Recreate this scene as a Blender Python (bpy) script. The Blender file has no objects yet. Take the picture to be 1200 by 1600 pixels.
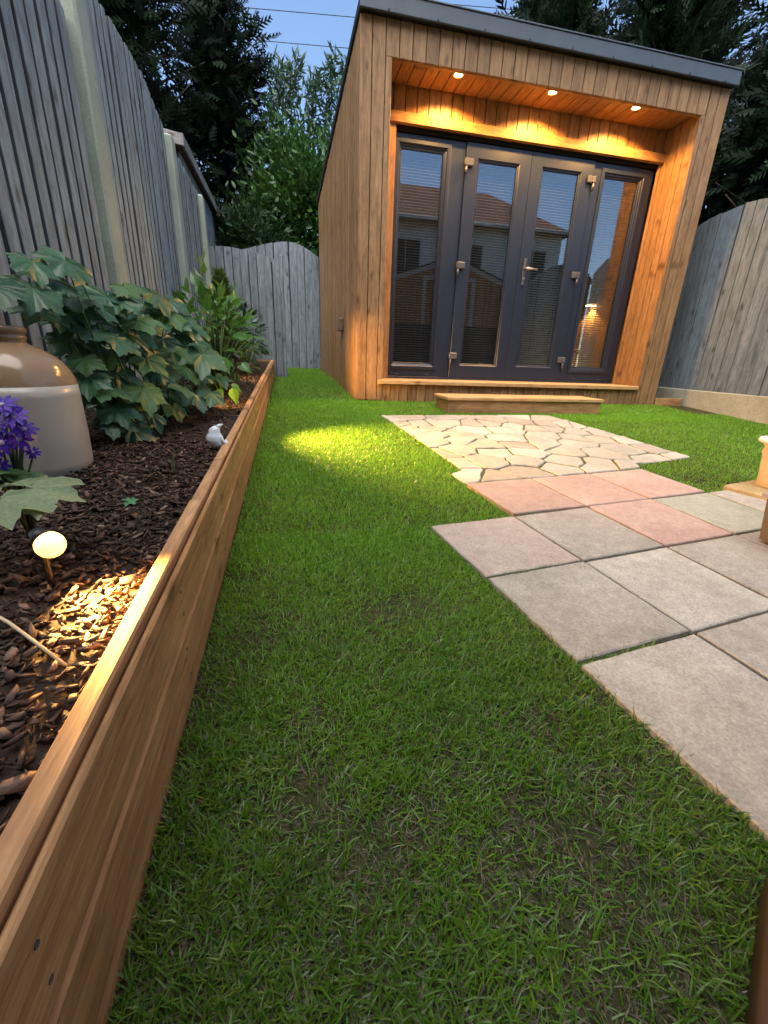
import bpy, math, random
import numpy as np
from mathutils import Vector, Matrix, Euler

random.seed(7)
RNG = np.random.default_rng(7)
SC = bpy.context.scene
COL = SC.collection
R = math.radians

# ------------------------------------------------------------------ camera
cam_d = bpy.data.cameras.new('camera')
cam = bpy.data.objects.new('camera', cam_d)
COL.objects.link(cam)
PITCH, ROLL, YAW = 0.3515, 0.0369, 0.2237
fwd0 = Vector((math.sin(YAW), math.cos(YAW), 0)); rt0 = Vector((math.cos(YAW), -math.sin(YAW), 0)); up0 = Vector((0, 0, 1))
fw = fwd0 * math.cos(PITCH) - up0 * math.sin(PITCH)
uu = up0 * math.cos(PITCH) + fwd0 * math.sin(PITCH)
rr = rt0 * math.cos(ROLL) + uu * math.sin(ROLL)
u2 = uu * math.cos(ROLL) - rt0 * math.sin(ROLL)
M = Matrix((rr, u2, -fw)).transposed().to_4x4()
M.translation = (0, 0, 0.65)
cam.matrix_world = M
cam_d.sensor_width = 36; cam_d.sensor_fit = 'AUTO'
cam_d.lens = 660.73 / 1600 * 36
cam_d.clip_start = 0.02; cam_d.clip_end = 500
SC.camera = cam

# ------------------------------------------------------------------ sky, sun, exposure
SUN_EL, SUN_ROT = R(62), R(205)
world = bpy.data.worlds.new('World'); SC.world = world; world.use_nodes = True
wn = world.node_tree; wn.nodes.clear()
wo = wn.nodes.new('ShaderNodeOutputWorld'); wb = wn.nodes.new('ShaderNodeBackground'); ws = wn.nodes.new('ShaderNodeTexSky')
ws.sky_type = 'NISHITA'; ws.sun_disc = False; ws.sun_elevation = SUN_EL; ws.sun_rotation = SUN_ROT
ws.air_density = 1.0; ws.dust_density = 0.1; ws.ozone_density = 2.2; ws.altitude = 0
wb.inputs['Strength'].default_value = 0.075
wn.links.new(ws.outputs[0], wb.inputs[0]); wn.links.new(wb.outputs[0], wo.inputs[0])
sun_d = bpy.data.lights.new('sun', 'SUN'); sun = bpy.data.objects.new('sun', sun_d); COL.objects.link(sun)
sun_d.energy = 2.1; sun_d.angle = R(75); sun_d.color = (1, 0.93, 0.84)
sdir = Vector((math.sin(SUN_ROT) * math.cos(SUN_EL), math.cos(SUN_ROT) * math.cos(SUN_EL), math.sin(SUN_EL)))
sun.rotation_euler = sdir.to_track_quat('Z', 'Y').to_euler()
SC.view_settings.view_transform = 'Standard'; SC.view_settings.look = 'None'
SC.view_settings.exposure = 1.9; SC.view_settings.gamma = 1.0
SC.cycles.use_denoising = True
SC.cycles.max_bounces = 5; SC.cycles.diffuse_bounces = 3; SC.cycles.glossy_bounces = 3; SC.cycles.transmission_bounces = 4; SC.cycles.transparent_max_bounces = 8
SC.cycles.use_adaptive_sampling = True; SC.cycles.adaptive_threshold = 0.03
SC.cycles.sample_clamp_indirect = 6

# ------------------------------------------------------------------ helpers
S = 0.075
def gz(y):
    return S * y if y < 5 else S * 5 + 0.04 * (min(y, 14) - 5)

def tag(o, label=None, cat=None, group=None, kind=None):
    if label: o['label'] = label
    if cat: o['category'] = cat
    if group: o['group'] = group
    if kind: o['kind'] = kind
    return o

def empty(name, loc=(0, 0, 0), label=None, cat=None, group=None, kind=None):
    o = bpy.data.objects.new(name, None); COL.objects.link(o); o.location = loc
    o.empty_display_size = 0.05
    return tag(o, label, cat, group, kind)

def world_loc(o):
    v = Vector(o.location)
    while o.parent is not None:
        o = o.parent; v = v + Vector(o.location)
    return v

def link(name, me, parent=None, mw=None):
    """one object; mw = world matrix. Parents are never rotated or scaled here unless they hold no children."""
    o = bpy.data.objects.new(name, me); COL.objects.link(o)
    mw = mw if mw is not None else Matrix.Identity(4)
    if parent is not None:
        o.parent = parent
        pm = PM.get(parent.name, Matrix.Translation(parent.location))
        o.matrix_local = pm.inverted() @ mw
    else:
        o.matrix_local = mw
    PM[o.name] = mw.copy()
    return o
PM = {}

def meshd(name, V, F, mat=None, smooth=False):
    me = bpy.data.meshes.new(name)
    me.from_pydata([tuple(v) for v in V], [], [tuple(f) for f in F])
    if mat: me.materials.append(mat)
    if smooth: me.polygons.foreach_set('use_smooth', [True] * len(me.polygons))
    me.update()
    return me

def mk(name, V, F, mat, parent=None, mw=None, smooth=False):
    return link(name, meshd(name, V, F, mat, smooth), parent, mw)

def np_mesh(name, V, tri, mat, colors=None, smooth=False):
    """big mesh of triangles or quads from numpy arrays"""
    me = bpy.data.meshes.new(name)
    n, k = tri.shape
    me.vertices.add(len(V)); me.vertices.foreach_set('co', np.ascontiguousarray(V, dtype=np.float32).ravel())
    me.loops.add(n * k); me.loops.foreach_set('vertex_index', tri.astype(np.int32).ravel())
    me.polygons.add(n)
    me.polygons.foreach_set('loop_start', np.arange(0, n * k, k, dtype=np.int32))
    me.polygons.foreach_set('loop_total', np.full(n, k, dtype=np.int32))
    if smooth: me.polygons.foreach_set('use_smooth', np.ones(n, dtype=bool))
    me.update(calc_edges=True)
    if colors is not None:
        a = me.color_attributes.new('tint', 'FLOAT_COLOR', 'POINT')
        c = np.ones((len(V), 4), dtype=np.float32); c[:, :3] = colors
        a.data.foreach_set('color', c.ravel())
    me.materials.append(mat)
    return me

BOXC = {}
def box_mesh(L, W, T, ch, mat):
    """chamfered box, length on x, width on y, thickness on z, centred"""
    key = (round(L, 4), round(W, 4), round(T, 4), round(ch, 4), mat.name)
    if key in BOXC: return BOXC[key]
    a, b, c = L / 2, W / 2, T / 2
    ch = min(ch, a * .45, b * .45, c * .45)
    # octagon-ish chamfer round every long edge (profile in y,z) and a small end chamfer
    prof = [(-b + ch, -c), (b - ch, -c), (b, -c + ch), (b, c - ch), (b - ch, c), (-b + ch, c), (-b, c - ch), (-b, -c + ch)]
    V, F = [], []
    sh = lambda y, z, k: (math.copysign(max(abs(y) - k, 0), y), math.copysign(max(abs(z) - k, 0), z))
    for x, k in ((-a, ch), (-a + ch, 0), (a - ch, 0), (a, ch)):
        for y, z in prof:
            yy, zz = sh(y, z, k); V.append((x, yy, zz))
    for r in range(3):
        for i in range(8):
            j = (i + 1) % 8
            F.append((r * 8 + i, r * 8 + j, r * 8 + 8 + j, r * 8 + 8 + i)[::-1])
    F.append(tuple(range(8))); F.append(tuple(range(31, 23, -1)))
    F = [tuple(f) for f in F]
    me = meshd('box', V, F, mat)
    import bmesh
    bm = bmesh.new(); bm.from_mesh(me); bmesh.ops.recalc_face_normals(bm, faces=bm.faces); bm.to_mesh(me); bm.free()
    BOXC[key] = me
    return me

def frame_matrix(center, xdir, ydir):
    x = Vector(xdir).normalized(); y = Vector(ydir); y = (y - x * y.dot(x)).normalized(); z = x.cross(y)
    m = Matrix((x, y, z)).transposed().to_4x4(); m.translation = Vector(center)
    return m

def plank(name, c, L, W, T, xdir, ydir, mat, parent=None, ch=0.002):
    return link(name, box_mesh(L, W, T, ch, mat), parent, frame_matrix(c, xdir, ydir))

def abox(name, lo, hi, mat, parent=None, ch=0.002, axis='x'):
    """axis aligned box; axis = its length axis for the grain"""
    lo, hi = Vector(lo), Vector(hi); c = (lo + hi) / 2; d = hi - lo
    if axis == 'x': return plank(name, c, d.x, d.y, d.z, (1, 0, 0), (0, 1, 0), mat, parent, ch)
    if axis == 'y': return plank(name, c, d.y, d.z, d.x, (0, 1, 0), (0, 0, 1), mat, parent, ch)
    return plank(name, c, d.z, d.x, d.y, (0, 0, 1), (1, 0, 0), mat, parent, ch)

def boxes_mesh(name, bl, mat, parent=None):
    V, F = [], []
    for lo, hi in bl:
        b = len(V)
        for z in (lo[2], hi[2]):
            V += [(lo[0], lo[1], z), (hi[0], lo[1], z), (hi[0], hi[1], z), (lo[0], hi[1], z)]
        F += [(b, b + 3, b + 2, b + 1), (b + 4, b + 5, b + 6, b + 7), (b, b + 1, b + 5, b + 4), (b + 1, b + 2, b + 6, b + 5), (b + 2, b + 3, b + 7, b + 6), (b + 3, b, b + 4, b + 7)]
    return mk(name, V, F, mat, parent)

def lathe(prof, n=48, cap=True):
    V, F = [], []
    for r, z in prof:
        for i in range(n):
            a = 2 * math.pi * i / n; V.append((r * math.cos(a), r * math.sin(a), z))
    for k in range(len(prof) - 1):
        for i in range(n):
            j = (i + 1) % n
            F.append((k * n + i, k * n + j, k * n + n + j, k * n + n + i))
    if cap:
        F.append(tuple(range(n))[::-1]); F.append(tuple((len(prof) - 1) * n + i for i in range(n)))
    return V, F

def tube(pts, rad, n=8):
    """tube through points, rad scalar or list"""
    pts = [Vector(p) for p in pts]; V, F = [], []
    rad = rad if isinstance(rad, (list, tuple)) else [rad] * len(pts)
    for k, p in enumerate(pts):
        d = (pts[min(k + 1, len(pts) - 1)] - pts[max(k - 1, 0)]).normalized()
        a = d.cross(Vector((0.3, 0.2, 1)) if abs(d.z) < .9 else Vector((1, 0, 0))).normalized(); b = d.cross(a)
        for i in range(n):
            t = 2 * math.pi * i / n; V.append(p + (a * math.cos(t) + b * math.sin(t)) * rad[k])
    for k in range(len(pts) - 1):
        for i in range(n):
            j = (i + 1) % n; F.append((k * n + i, k * n + j, k * n + n + j, k * n + n + i))
    F.append(tuple(range(n))[::-1]); F.append(tuple((len(pts) - 1) * n + i for i in range(n)))
    return V, F

# ------------------------------------------------------------------ materials
def new_mat(name):
    m = bpy.data.materials.new(name); m.use_nodes = True
    nt = m.node_tree; nt.nodes.clear()
    o = nt.nodes.new('ShaderNodeOutputMaterial'); p = nt.nodes.new('ShaderNodeBsdfPrincipled')
    nt.links.new(p.outputs[0], o.inputs[0])
    return m, nt, p

def nd(nt, t, **kw):
    n = nt.nodes.new(t)
    for k, v in kw.items():
        if k.startswith('i_'):
            n.inputs[k[2:].replace('_', ' ')].default_value = v
        else: setattr(n, k, v)
    return n

def ramp(nt, stops):
    n = nt.nodes.new('ShaderNodeValToRGB'); e = n.color_ramp.elements
    while len(e) > 1: e.remove(e[-1])
    e[0].position = stops[0][0]; e[0].color = (*stops[0][1], 1)
    for p, c in stops[1:]:
        x = e.new(p); x.color = (*c, 1)
    return n

def mixc(nt, fac, a, b, mode='MIX'):
    n = nt.nodes.new('ShaderNodeMix'); n.data_type = 'RGBA'; n.blend_type = mode
    for sock, v in ((n.inputs[0], fac), (n.inputs[6], a), (n.inputs[7], b)):
        if hasattr(v, 'is_linked'): nt.links.new(v, sock)
        elif isinstance(v, tuple): sock.default_value = (*v, 1)
        else: sock.default_value = v
    return n.outputs[2]

def objvec(nt, scale, rand=True):
    tc = nt.nodes.new('ShaderNodeTexCoord'); mp = nt.nodes.new('ShaderNodeMapping'); mp.inputs['Scale'].default_value = scale
    nt.links.new(tc.outputs['Object'], mp.inputs[0])
    if not rand: return mp.outputs[0]
    oi = nt.nodes.new('ShaderNodeObjectInfo'); mu = nd(nt, 'ShaderNodeMath', operation='MULTIPLY'); mu.inputs[1].default_value = 97.0
    nt.links.new(oi.outputs['Random'], mu.inputs[0])
    ad = nd(nt, 'ShaderNodeVectorMath', operation='ADD'); nt.links.new(mp.outputs[0], ad.inputs[0]); nt.links.new(mu.outputs[0], ad.inputs[1])
    return ad.outputs[0]

def noise(nt, vec, scale, detail=4, rough=.55, dist=0):
    n = nd(nt, 'ShaderNodeTexNoise'); n.inputs['Scale'].default_value = scale; n.inputs['Detail'].default_value = detail
    n.inputs['Roughness'].default_value = rough; n.inputs['Distortion'].default_value = dist
    nt.links.new(vec, n.inputs['Vector'])
    return n.outputs['Fac']

def bump(nt, p, h, strength, dist):
    b = nd(nt, 'ShaderNodeBump'); b.inputs['Strength'].default_value = strength; b.inputs['Distance'].default_value = dist
    nt.links.new(h, b.inputs['Height']); nt.links.new(b.outputs[0], p.inputs['Normal'])

def wood(name, dark, mid, light, rough=.6, grain=60, knots=True, vary=.35, bumpd=.0012, spec=.3):
    m, nt, p = new_mat(name)
    v = objvec(nt, (1.2, 14, 14))
    streak = noise(nt, v, 2.2, 5, .6, .6)
    r1 = ramp(nt, [(.25, dark), (.5, mid), (.75, light)]); nt.links.new(streak, r1.inputs[0])
    v2 = objvec(nt, (5, grain, grain)); fine = noise(nt, v2, 2.5, 4, .65)
    vb = objvec(nt, (5, 16, 16)); blot = noise(nt, vb, 1.6, 4, .6, .8)
    r2 = ramp(nt, [(.3, (.62, .6, .58)), (.62, (1.08, 1.08, 1.08))]); nt.links.new(fine, r2.inputs[0])
    col = mixc(nt, .8, r1.outputs[0], r2.outputs[0], 'MULTIPLY')
    rb = ramp(nt, [(.32, (.66, .63, .6)), (.52, (1, 1, 1)), (.72, (1.12, 1.12, 1.12))]); nt.links.new(blot, rb.inputs[0]); col = mixc(nt, .75, col, rb.outputs[0], 'MULTIPLY')
    oi = nt.nodes.new('ShaderNodeObjectInfo')
    rv = ramp(nt, [(0, (1 - vary,) * 3), (.5, (1.0, .98, .96)), (1, (1 + vary * .6,) * 3)]); nt.links.new(oi.outputs['Random'], rv.inputs[0])
    col = mixc(nt, 1.0, col, rv.outputs[0], 'MULTIPLY')
    if knots:
        v3 = objvec(nt, (4.2, 8.5, 1)); vo = nd(nt, 'ShaderNodeTexVoronoi', voronoi_dimensions='2D'); vo.inputs['Scale'].default_value = 1.0
        wob = nd(nt, 'ShaderNodeVectorMath', operation='ADD'); nt.links.new(v3, wob.inputs[0]); nw = nd(nt, 'ShaderNodeMath', operation='MULTIPLY'); nw.inputs[1].default_value = .35; nt.links.new(blot, nw.inputs[0]); nt.links.new(nw.outputs[0], wob.inputs[1])
        nt.links.new(wob.outputs[0], vo.inputs['Vector'])
        sp_ = nd(nt, 'ShaderNodeSeparateColor'); nt.links.new(vo.outputs['Color'], sp_.inputs[0])
        gt = nd(nt, 'ShaderNodeMath', operation='GREATER_THAN'); gt.inputs[1].default_value = .34; nt.links.new(sp_.outputs[0], gt.inputs[0])
        ad2 = nd(nt, 'ShaderNodeMath', operation='ADD'); nt.links.new(vo.outputs['Distance'], ad2.inputs[0]); nt.links.new(gt.outputs[0], ad2.inputs[1])
        rk = ramp(nt, [(.05, (.20, .14, .10)), (.09, (.42, .33, .27)), (.13, (.78, .72, .68)), (.22, (1, 1, 1))]); nt.links.new(ad2.outputs[0], rk.inputs[0])
        col = mixc(nt, .65, col, rk.outputs[0], 'MULTIPLY')
    nt.links.new(col, p.inputs['Base Color']); p.inputs['Roughness'].default_value = rough; p.inputs['Specular IOR Level'].default_value = spec
    bump(nt, p, fine, .6, bumpd)
    return m

def plain(name, col, rough=.5, spec=.5, metal=0, var=.12, nscale=30, bd=0.0005, bs=.3):
    m, nt, p = new_mat(name)
    v = objvec(nt, (1, 1, 1)); n1 = noise(nt, v, nscale, 5, .6)
    r = ramp(nt, [(.25, tuple(c * (1 - var) for c in col)), (.75, tuple(c * (1 + var) for c in col))]); nt.links.new(n1, r.inputs[0])
    nt.links.new(r.outputs[0], p.inputs['Base Color']); p.inputs['Roughness'].default_value = rough
    p.inputs['Specular IOR Level'].default_value = spec; p.inputs['Metallic'].default_value = metal
    bump(nt, p, n1, bs, bd)
    return m

def stone(name, base, alt, speck=.25, scale=14, bd=.0015, rough=.85):
    m, nt, p = new_mat(name)
    v = objvec(nt, (1, 1, 1)); big = noise(nt, v, scale * .35, 5, .6, .4); fine = noise(nt, v, scale * 16, 3, .7); midn = noise(nt, v, scale * 3, 4, .65)
    r = ramp(nt, [(.22, tuple(c * .78 for c in base)), (.40, base), (.68, alt)]); nt.links.new(big, r.inputs[0])
    rf = ramp(nt, [(.3, (1 - speck,) * 3), (.7, (1 + speck * .6,) * 3)]); nt.links.new(fine, rf.inputs[0])
    rm = ramp(nt, [(.3, (1 - speck * .6,) * 3), (.7, (1 + speck * .3,) * 3)]); nt.links.new(midn, rm.inputs[0])
    c = mixc(nt, 1, r.outputs[0], rf.outputs[0], 'MULTIPLY'); c = mixc(nt, 1, c, rm.outputs[0], 'MULTIPLY')
    oi = nt.nodes.new('ShaderNodeObjectInfo'); rv = ramp(nt, [(0, (.85, .84, .83)), (1, (1.1, 1.1, 1.08))]); nt.links.new(oi.outputs['Random'], rv.inputs[0])
    c = mixc(nt, 1, c, rv.outputs[0], 'MULTIPLY')
    nt.links.new(c, p.inputs['Base Color']); p.inputs['Roughness'].default_value = rough; p.inputs['Specular IOR Level'].default_value = .25
    ad = nd(nt, 'ShaderNodeMath', operation='ADD'); nt.links.new(fine, ad.inputs[0]); nt.links.new(midn, ad.inputs[1])
    bump(nt, p, ad.outputs[0], .7, bd)
    return m

def leafm(name, a, b, rough=.45, spec=.4, attr=False, trans=.25):
    m, nt, p = new_mat(name)
    if attr:
        at = nd(nt, 'ShaderNodeVertexColor', layer_name='tint'); col = at.outputs[0]
    else:
        oi = nt.nodes.new('ShaderNodeObjectInfo'); r = ramp(nt, [(0, a), (1, b)]); nt.links.new(oi.outputs['Random'], r.inputs[0])
        v = objvec(nt, (1, 1, 1)); n = noise(nt, v, 25, 3, .6); rn = ramp(nt, [(.3, (.78,) * 3), (.7, (1.15,) * 3)]); nt.links.new(n, rn.inputs[0])
        col = mixc(nt, 1, r.outputs[0], rn.outputs[0], 'MULTIPLY')
    nt.links.new(col, p.inputs['Base Color']); p.inputs['Roughness'].default_value = rough; p.inputs['Specular IOR Level'].default_value = spec
    if trans:
        o = [n for n in nt.nodes if n.type == 'OUTPUT_MATERIAL'][0]
        t = nt.nodes.new('ShaderNodeBsdfTranslucent'); nt.links.new(col, t.inputs[0])
        mx = nt.nodes.new('ShaderNodeMixShader'); mx.inputs[0].default_value = trans
        nt.links.new(p.outputs[0], mx.inputs[1]); nt.links.new(t.outputs[0], mx.inputs[2]); nt.links.new(mx.outputs[0], o.inputs[0])
    return m

def emit(name, col, s):
    m, nt, p = new_mat(name)
    p.inputs['Base Color'].default_value = (.8, .8, .8, 1); p.inputs['Emission Color'].default_value = (*col, 1); p.inputs['Emission Strength'].default_value = s
    return m

M_clad = wood('cladding_timber', (.175, .095, .040), (.265, .15, .067), (.34, .202, .098), .55, vary=.2)
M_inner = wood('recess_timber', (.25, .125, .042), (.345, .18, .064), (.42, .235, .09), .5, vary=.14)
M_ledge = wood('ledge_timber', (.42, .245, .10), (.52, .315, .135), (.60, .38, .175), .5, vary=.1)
M_bed = wood('bed_timber', (.25, .135, .055), (.37, .208, .088), (.47, .285, .13), .6, vary=.2, bumpd=.002)
M_cap = wood('bed_cap_timber', (.28, .155, .07), (.40, .232, .108), (.50, .31, .16), .65, vary=.15, bumpd=.0015)
M_fence = wood('grey_fence_timber', (.17, .215, .24), (.25, .305, .335), (.32, .385, .415), .8, vary=.12, knots=True, spec=.15)
M_fence2 = wood('pale_fence_timber', (.12, .150, .172), (.185, .225, .253), (.245, .29, .32), .8, vary=.12, spec=.15)
M_back = wood('dark_fence_edge', (.04, .045, .055), (.07, .08, .09), (.10, .11, .12), .9, vary=.2, knots=False, spec=.1)  # dark tone carries groove shade along with sawn, dirty timber
M_post = stone('concrete_post', (0.331, 0.388, 0.323), (0.405, 0.469, 0.392), .15, 8, .0008)
M_gravel = stone('concrete_gravel_board', (.34, .31, .24), (.47, .43, .34), .2, 6, .001)
M_slab_g = stone('grey_concrete_slab', (0.332, 0.308, 0.263), (0.418, 0.395, 0.342), .30, 10, .0014)
M_slab_p = stone('pink_concrete_slab', (0.367, 0.251, 0.210), (0.431, 0.317, 0.265), .26, 10, .0014)
M_slab_m = stone('faded_pink_slab', (0.359, 0.294, 0.251), (0.407, 0.353, 0.299), .28, 10, .0014)
M_slab_v = stone('green_grey_slab', (0.295, 0.302, 0.240), (0.351, 0.357, 0.292), .24, 10, .0014)
M_crazy = [stone('buff_paving_stone', (0.326, 0.304, 0.249), (0.404, 0.380, 0.314), .26, 12, .002), stone('pale_paving_stone', (0.368, 0.340, 0.284), (0.440, 0.408, 0.344), .24, 12, .002), stone('sandy_paving_stone', (0.328, 0.288, 0.228), (0.400, 0.356, 0.284), .24, 12, .002)]
M_dark = plain('dark_membrane', (.02, .018, .016), .9, .1)
M_anth = plain('anthracite_frame', (.012, .018, .032), .36, .5, var=.06, nscale=200, bd=.0001)
M_fascia = plain('slate_grey_fascia', (.05, .066, .085), .5, .4, var=.15, nscale=6, bd=.0003)
M_steel = plain('satin_steel', (.55, .53, .5), .3, .5, 1.0, .05)
M_hinge = plain('grey_hinge', (.085, .085, .09), .4, .5, .2, .08)
M_interior = plain('interior_wall', (.10, .085, .07), .8, .2)
M_blind = plain('blind_slat', (.13, .125, .12), .5, .4)
M_black = plain('black_plastic', (.015, .015, .016), .45, .4)
M_rim = plain('pale_pot_rim', (.60, .58, .56), .5, .3)
M_soil = plain('soil', (.035, .026, .02), .95, .1, var=.5, nscale=60, bd=.006, bs=.8)

def glass_mat(name, tint, rl):
    m, nt, p = new_mat(name); o = [n for n in nt.nodes if n.type == 'OUTPUT_MATERIAL'][0]; nt.nodes.remove(p)
    g = nt.nodes.new('ShaderNodeBsdfGlossy'); g.inputs['Roughness'].default_value = 0.004; g.inputs[0].default_value = (.93, .96, 1, 1)
    t = nt.nodes.new('ShaderNodeBsdfTransparent'); t.inputs[0].default_value = (*tint, 1)
    lw = nt.nodes.new('ShaderNodeLayerWeight'); lw.inputs[0].default_value = .5; pw = nd(nt, 'ShaderNodeMath', operation='POWER'); pw.inputs[1].default_value = 3.0; nt.links.new(lw.outputs['Facing'], pw.inputs[0]); f = nd(nt, 'ShaderNodeMath', operation='MULTIPLY_ADD'); f.inputs[1].default_value = .7; f.inputs[2].default_value = rl; nt.links.new(pw.outputs[0], f.inputs[0])
    mx = nt.nodes.new('ShaderNodeMixShader'); nt.links.new(f.outputs[0], mx.inputs[0]); nt.links.new(t.outputs[0], mx.inputs[1]); nt.links.new(g.outputs[0], mx.inputs[2]); nt.links.new(mx.outputs[0], o.inputs[0])
    return m
M_glass = glass_mat('double_glazing', (.80, .82, .82), .125)

# ground with thatch and earth
def ground_mat():
    m, nt, p = new_mat('lawn_earth'); v = objvec(nt, (1, 1, 1), False)
    a = noise(nt, v, 4, 6, .65); b = noise(nt, v, 90, 4, .7)
    r = ramp(nt, [(.3, (.030, .036, .014)), (.55, (.045, .052, .020)), (.75, (.075, .062, .040))]); nt.links.new(a, r.inputs[0])
    r2 = ramp(nt, [(.3, (.5, .5, .5)), (.7, (1.4, 1.35, 1.3))]); nt.links.new(b, r2.inputs[0])
    nt.links.new(mixc(nt, 1, r.outputs[0], r2.outputs[0], 'MULTIPLY'), p.inputs['Base Color']); p.inputs['Roughness'].default_value = .95; p.inputs['Specular IOR Level'].default_value = .1
    bump(nt, p, b, 1, .006)
    return m
M_ground = ground_mat()

# ------------------------------------------------------------------ ground
ys = [-60, -20, -8, -4, -2] + [round(-1 + .25 * i, 3) for i in range(33)] + [8, 10, 14, 20, 60]
xs = [-60, -20, -8, -4] + [round(-2 + .3 * i, 3) for i in range(27)] + [8, 12, 20, 60]
V = [(x, y, gz(max(y, -14))) for y in ys for x in xs]; nx = len(xs)
F = [(j * nx + i, j * nx + i + 1, j * nx + nx + i + 1, j * nx + nx + i) for j in range(len(ys) - 1) for i in range(nx - 1)]
tag(mk('ground', V, F, M_ground), kind='structure')

# ------------------------------------------------------------------ slab patio
O = Vector((0.5111, 0.9526)); U = Vector((0.345, 0.0481)); W_ = Vector((-0.0585, 0.3331))
def gp(i, j): return O + U * i + W_ * j
slab_root = empty('slab_path', (O.x, O.y, gz(O.y)), kind='structure')
slab_polys = []
def poly_prism(pts, z0f, z1f, ch):
    """prism over a 2-d polygon with a chamfered top edge"""
    n = len(pts); c = sum((Vector(p) for p in pts), Vector((0, 0))) / n
    ins = []
    for p in pts:
        d = (c - Vector(p)); ins.append(Vector(p) + d.normalized() * ch * 1.3)
    V = [(p[0], p[1], z0f(p)) for p in pts] + [(p[0], p[1], z1f(p) - ch) for p in pts] + [(p[0], p[1], z1f(p)) for p in ins]
    F = [(i, (i + 1) % n, n + (i + 1) % n, n + i) for i in range(n)] + [(n + i, n + (i + 1) % n, 2 * n + (i + 1) % n, 2 * n + i) for i in range(n)] + [tuple(range(2 * n, 3 * n))]
    return V, F
rs = random.Random(3)
kinds = {(0, 0): 'm', (1, 0): 'g', (2, 0): 'p', (3, 0): 'v', (1, 1): 'p', (2, 1): 'p', (3, 1): 'p', (0, -1): 'g', (1, -1): 'g', (2, -1): 'g', (3, -1): 'g', (0, -2): 'g', (1, -2): 'g', (2, -2): 'g', (4, -1): 'g', (4, 0): 'g', (3, -2): 'g'}
SM = {'g': M_slab_g, 'p': M_slab_p, 'm': M_slab_m, 'v': M_slab_v}
for (i, j), k in kinds.items():
    g = .006
    q = [gp(i + g / .345 * a, j + g / .335 * b) if False else gp(i + di, j + dj) for di, dj, a, b in ((.014, (.014 if j > -2 else -.3), 0, 0), (.986, (.014 if j > -2 else -.3), 0, 0), (.986, .986, 0, 0), (.014, .986, 0, 0))]
    slab_polys.append([gp(i, j - (.3 if j == -2 else 0)), gp(i + 1, j - (.3 if j == -2 else 0)), gp(i + 1, j + 1), gp(i, j + 1)])
    c = gp(i + .5, j + .5); tz = rs.uniform(-.003, .003); tx, ty = rs.uniform(-.008, .008), rs.uniform(-.008, .008)
    top = lambda p: gz(p[1]) + .016 + tz + (p[0] - c.x) * tx + (p[1] - c.y) * ty
    qq = []
    for a_ in range(4):
        p0, p1 = q[a_], q[(a_ + 1) % 4]; nn_ = Vector((p1.y - p0.y, p0.x - p1.x)).normalized()
        for t_ in range(9): qq.append(p0.lerp(p1, (t_ + (.04 if t_ == 0 else 0)) / 9) + nn_ * rs.uniform(-.0022, .0008))
    q = qq
    V, F = poly_prism([(p.x - c.x, p.y - c.y) for p in q], lambda p: gz(p[1] + c.y) - .02 - gz(c.y), lambda p: top((p[0] + c.x, p[1] + c.y)) - gz(c.y), .003)
    mk('slab', V, F, SM[k], slab_root, Matrix.Translation((c.x, c.y, gz(c.y))))

# ------------------------------------------------------------------ crazy paving
crazy = [(.655, 3.13), (2.08, 3.17), (2.20, 2.6), (2.29, 2.0), (2.05, 1.945), (1.83, 1.905), (1.80, 1.84), (1.43, 1.775), (1.08, 1.727), (.75, 1.68), (.72, 1.82), (.80, 1.865), (.76, 2.3), (.70, 2.8)]
def clip(poly, p, n):
    out = []
    for i in range(len(poly)):
        a, b = poly[i], poly[(i + 1) % len(poly)]; da = (a - p).dot(n); db = (b - p).dot(n)
        if da <= 0: out.append(a)
        if da * db < 0: out.append(a + (b - a) * (da / (da - db)))
    return out
def pip(P, poly):
    x, y = P[:, 0], P[:, 1]; r = np.zeros(len(P), bool); n = len(poly)
    for i in range(n):
        x1, y1 = poly[i]; x2, y2 = poly[(i + 1) % n]
        c = ((y1 > y) != (y2 > y)) & (x < (x2 - x1) * (y - y1) / (y2 - y1 + 1e-12) + x1); r ^= c
    return r
rs = random.Random(21)
sites = []
tries = 0
while tries < 6000:
    tries += 1
    p = Vector((rs.uniform(.62, 2.32), rs.uniform(1.66, 3.19)))
    near = .15 + .21 * rs.random() ** 1.2
    if all(((p - q).x ** 2 * .8 + (p - q).y ** 2 * 1.25) ** .5 > near for q in sites) and pip(np.array([[p.x, p.y]]), crazy)[0]: sites.append(p)
for k_ in range(16):
    b_ = rs.choice(sites[:30]); a_ = rs.uniform(0, 6.28); p = b_ + Vector((math.cos(a_), math.sin(a_))) * rs.uniform(.10, .14)
    if pip(np.array([[p.x, p.y]]), crazy)[0] and all((p - q).length > .085 for q in sites): sites.append(p)
cr_root = empty('crazy_paving', (1.4, 2.4, gz(2.4)), kind='structure')
stone_polys = []
bedm = plain('mossy_joint', (.10, .095, .05), .95, .1, var=.5, nscale=40, bd=.004, bs=.6)
V, F = poly_prism([(p[0] - 1.4, p[1] - 2.4) for p in crazy], lambda p: gz(p[1] + 2.4) - gz(2.4) - .02, lambda p: gz(p[1] + 2.4) - gz(2.4) + .005, .002)
mk('joint_bed', V, F, bedm, cr_root, Matrix.Translation((1.4, 2.4, gz(2.4))))
hull = [Vector(p) for p in crazy]
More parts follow.
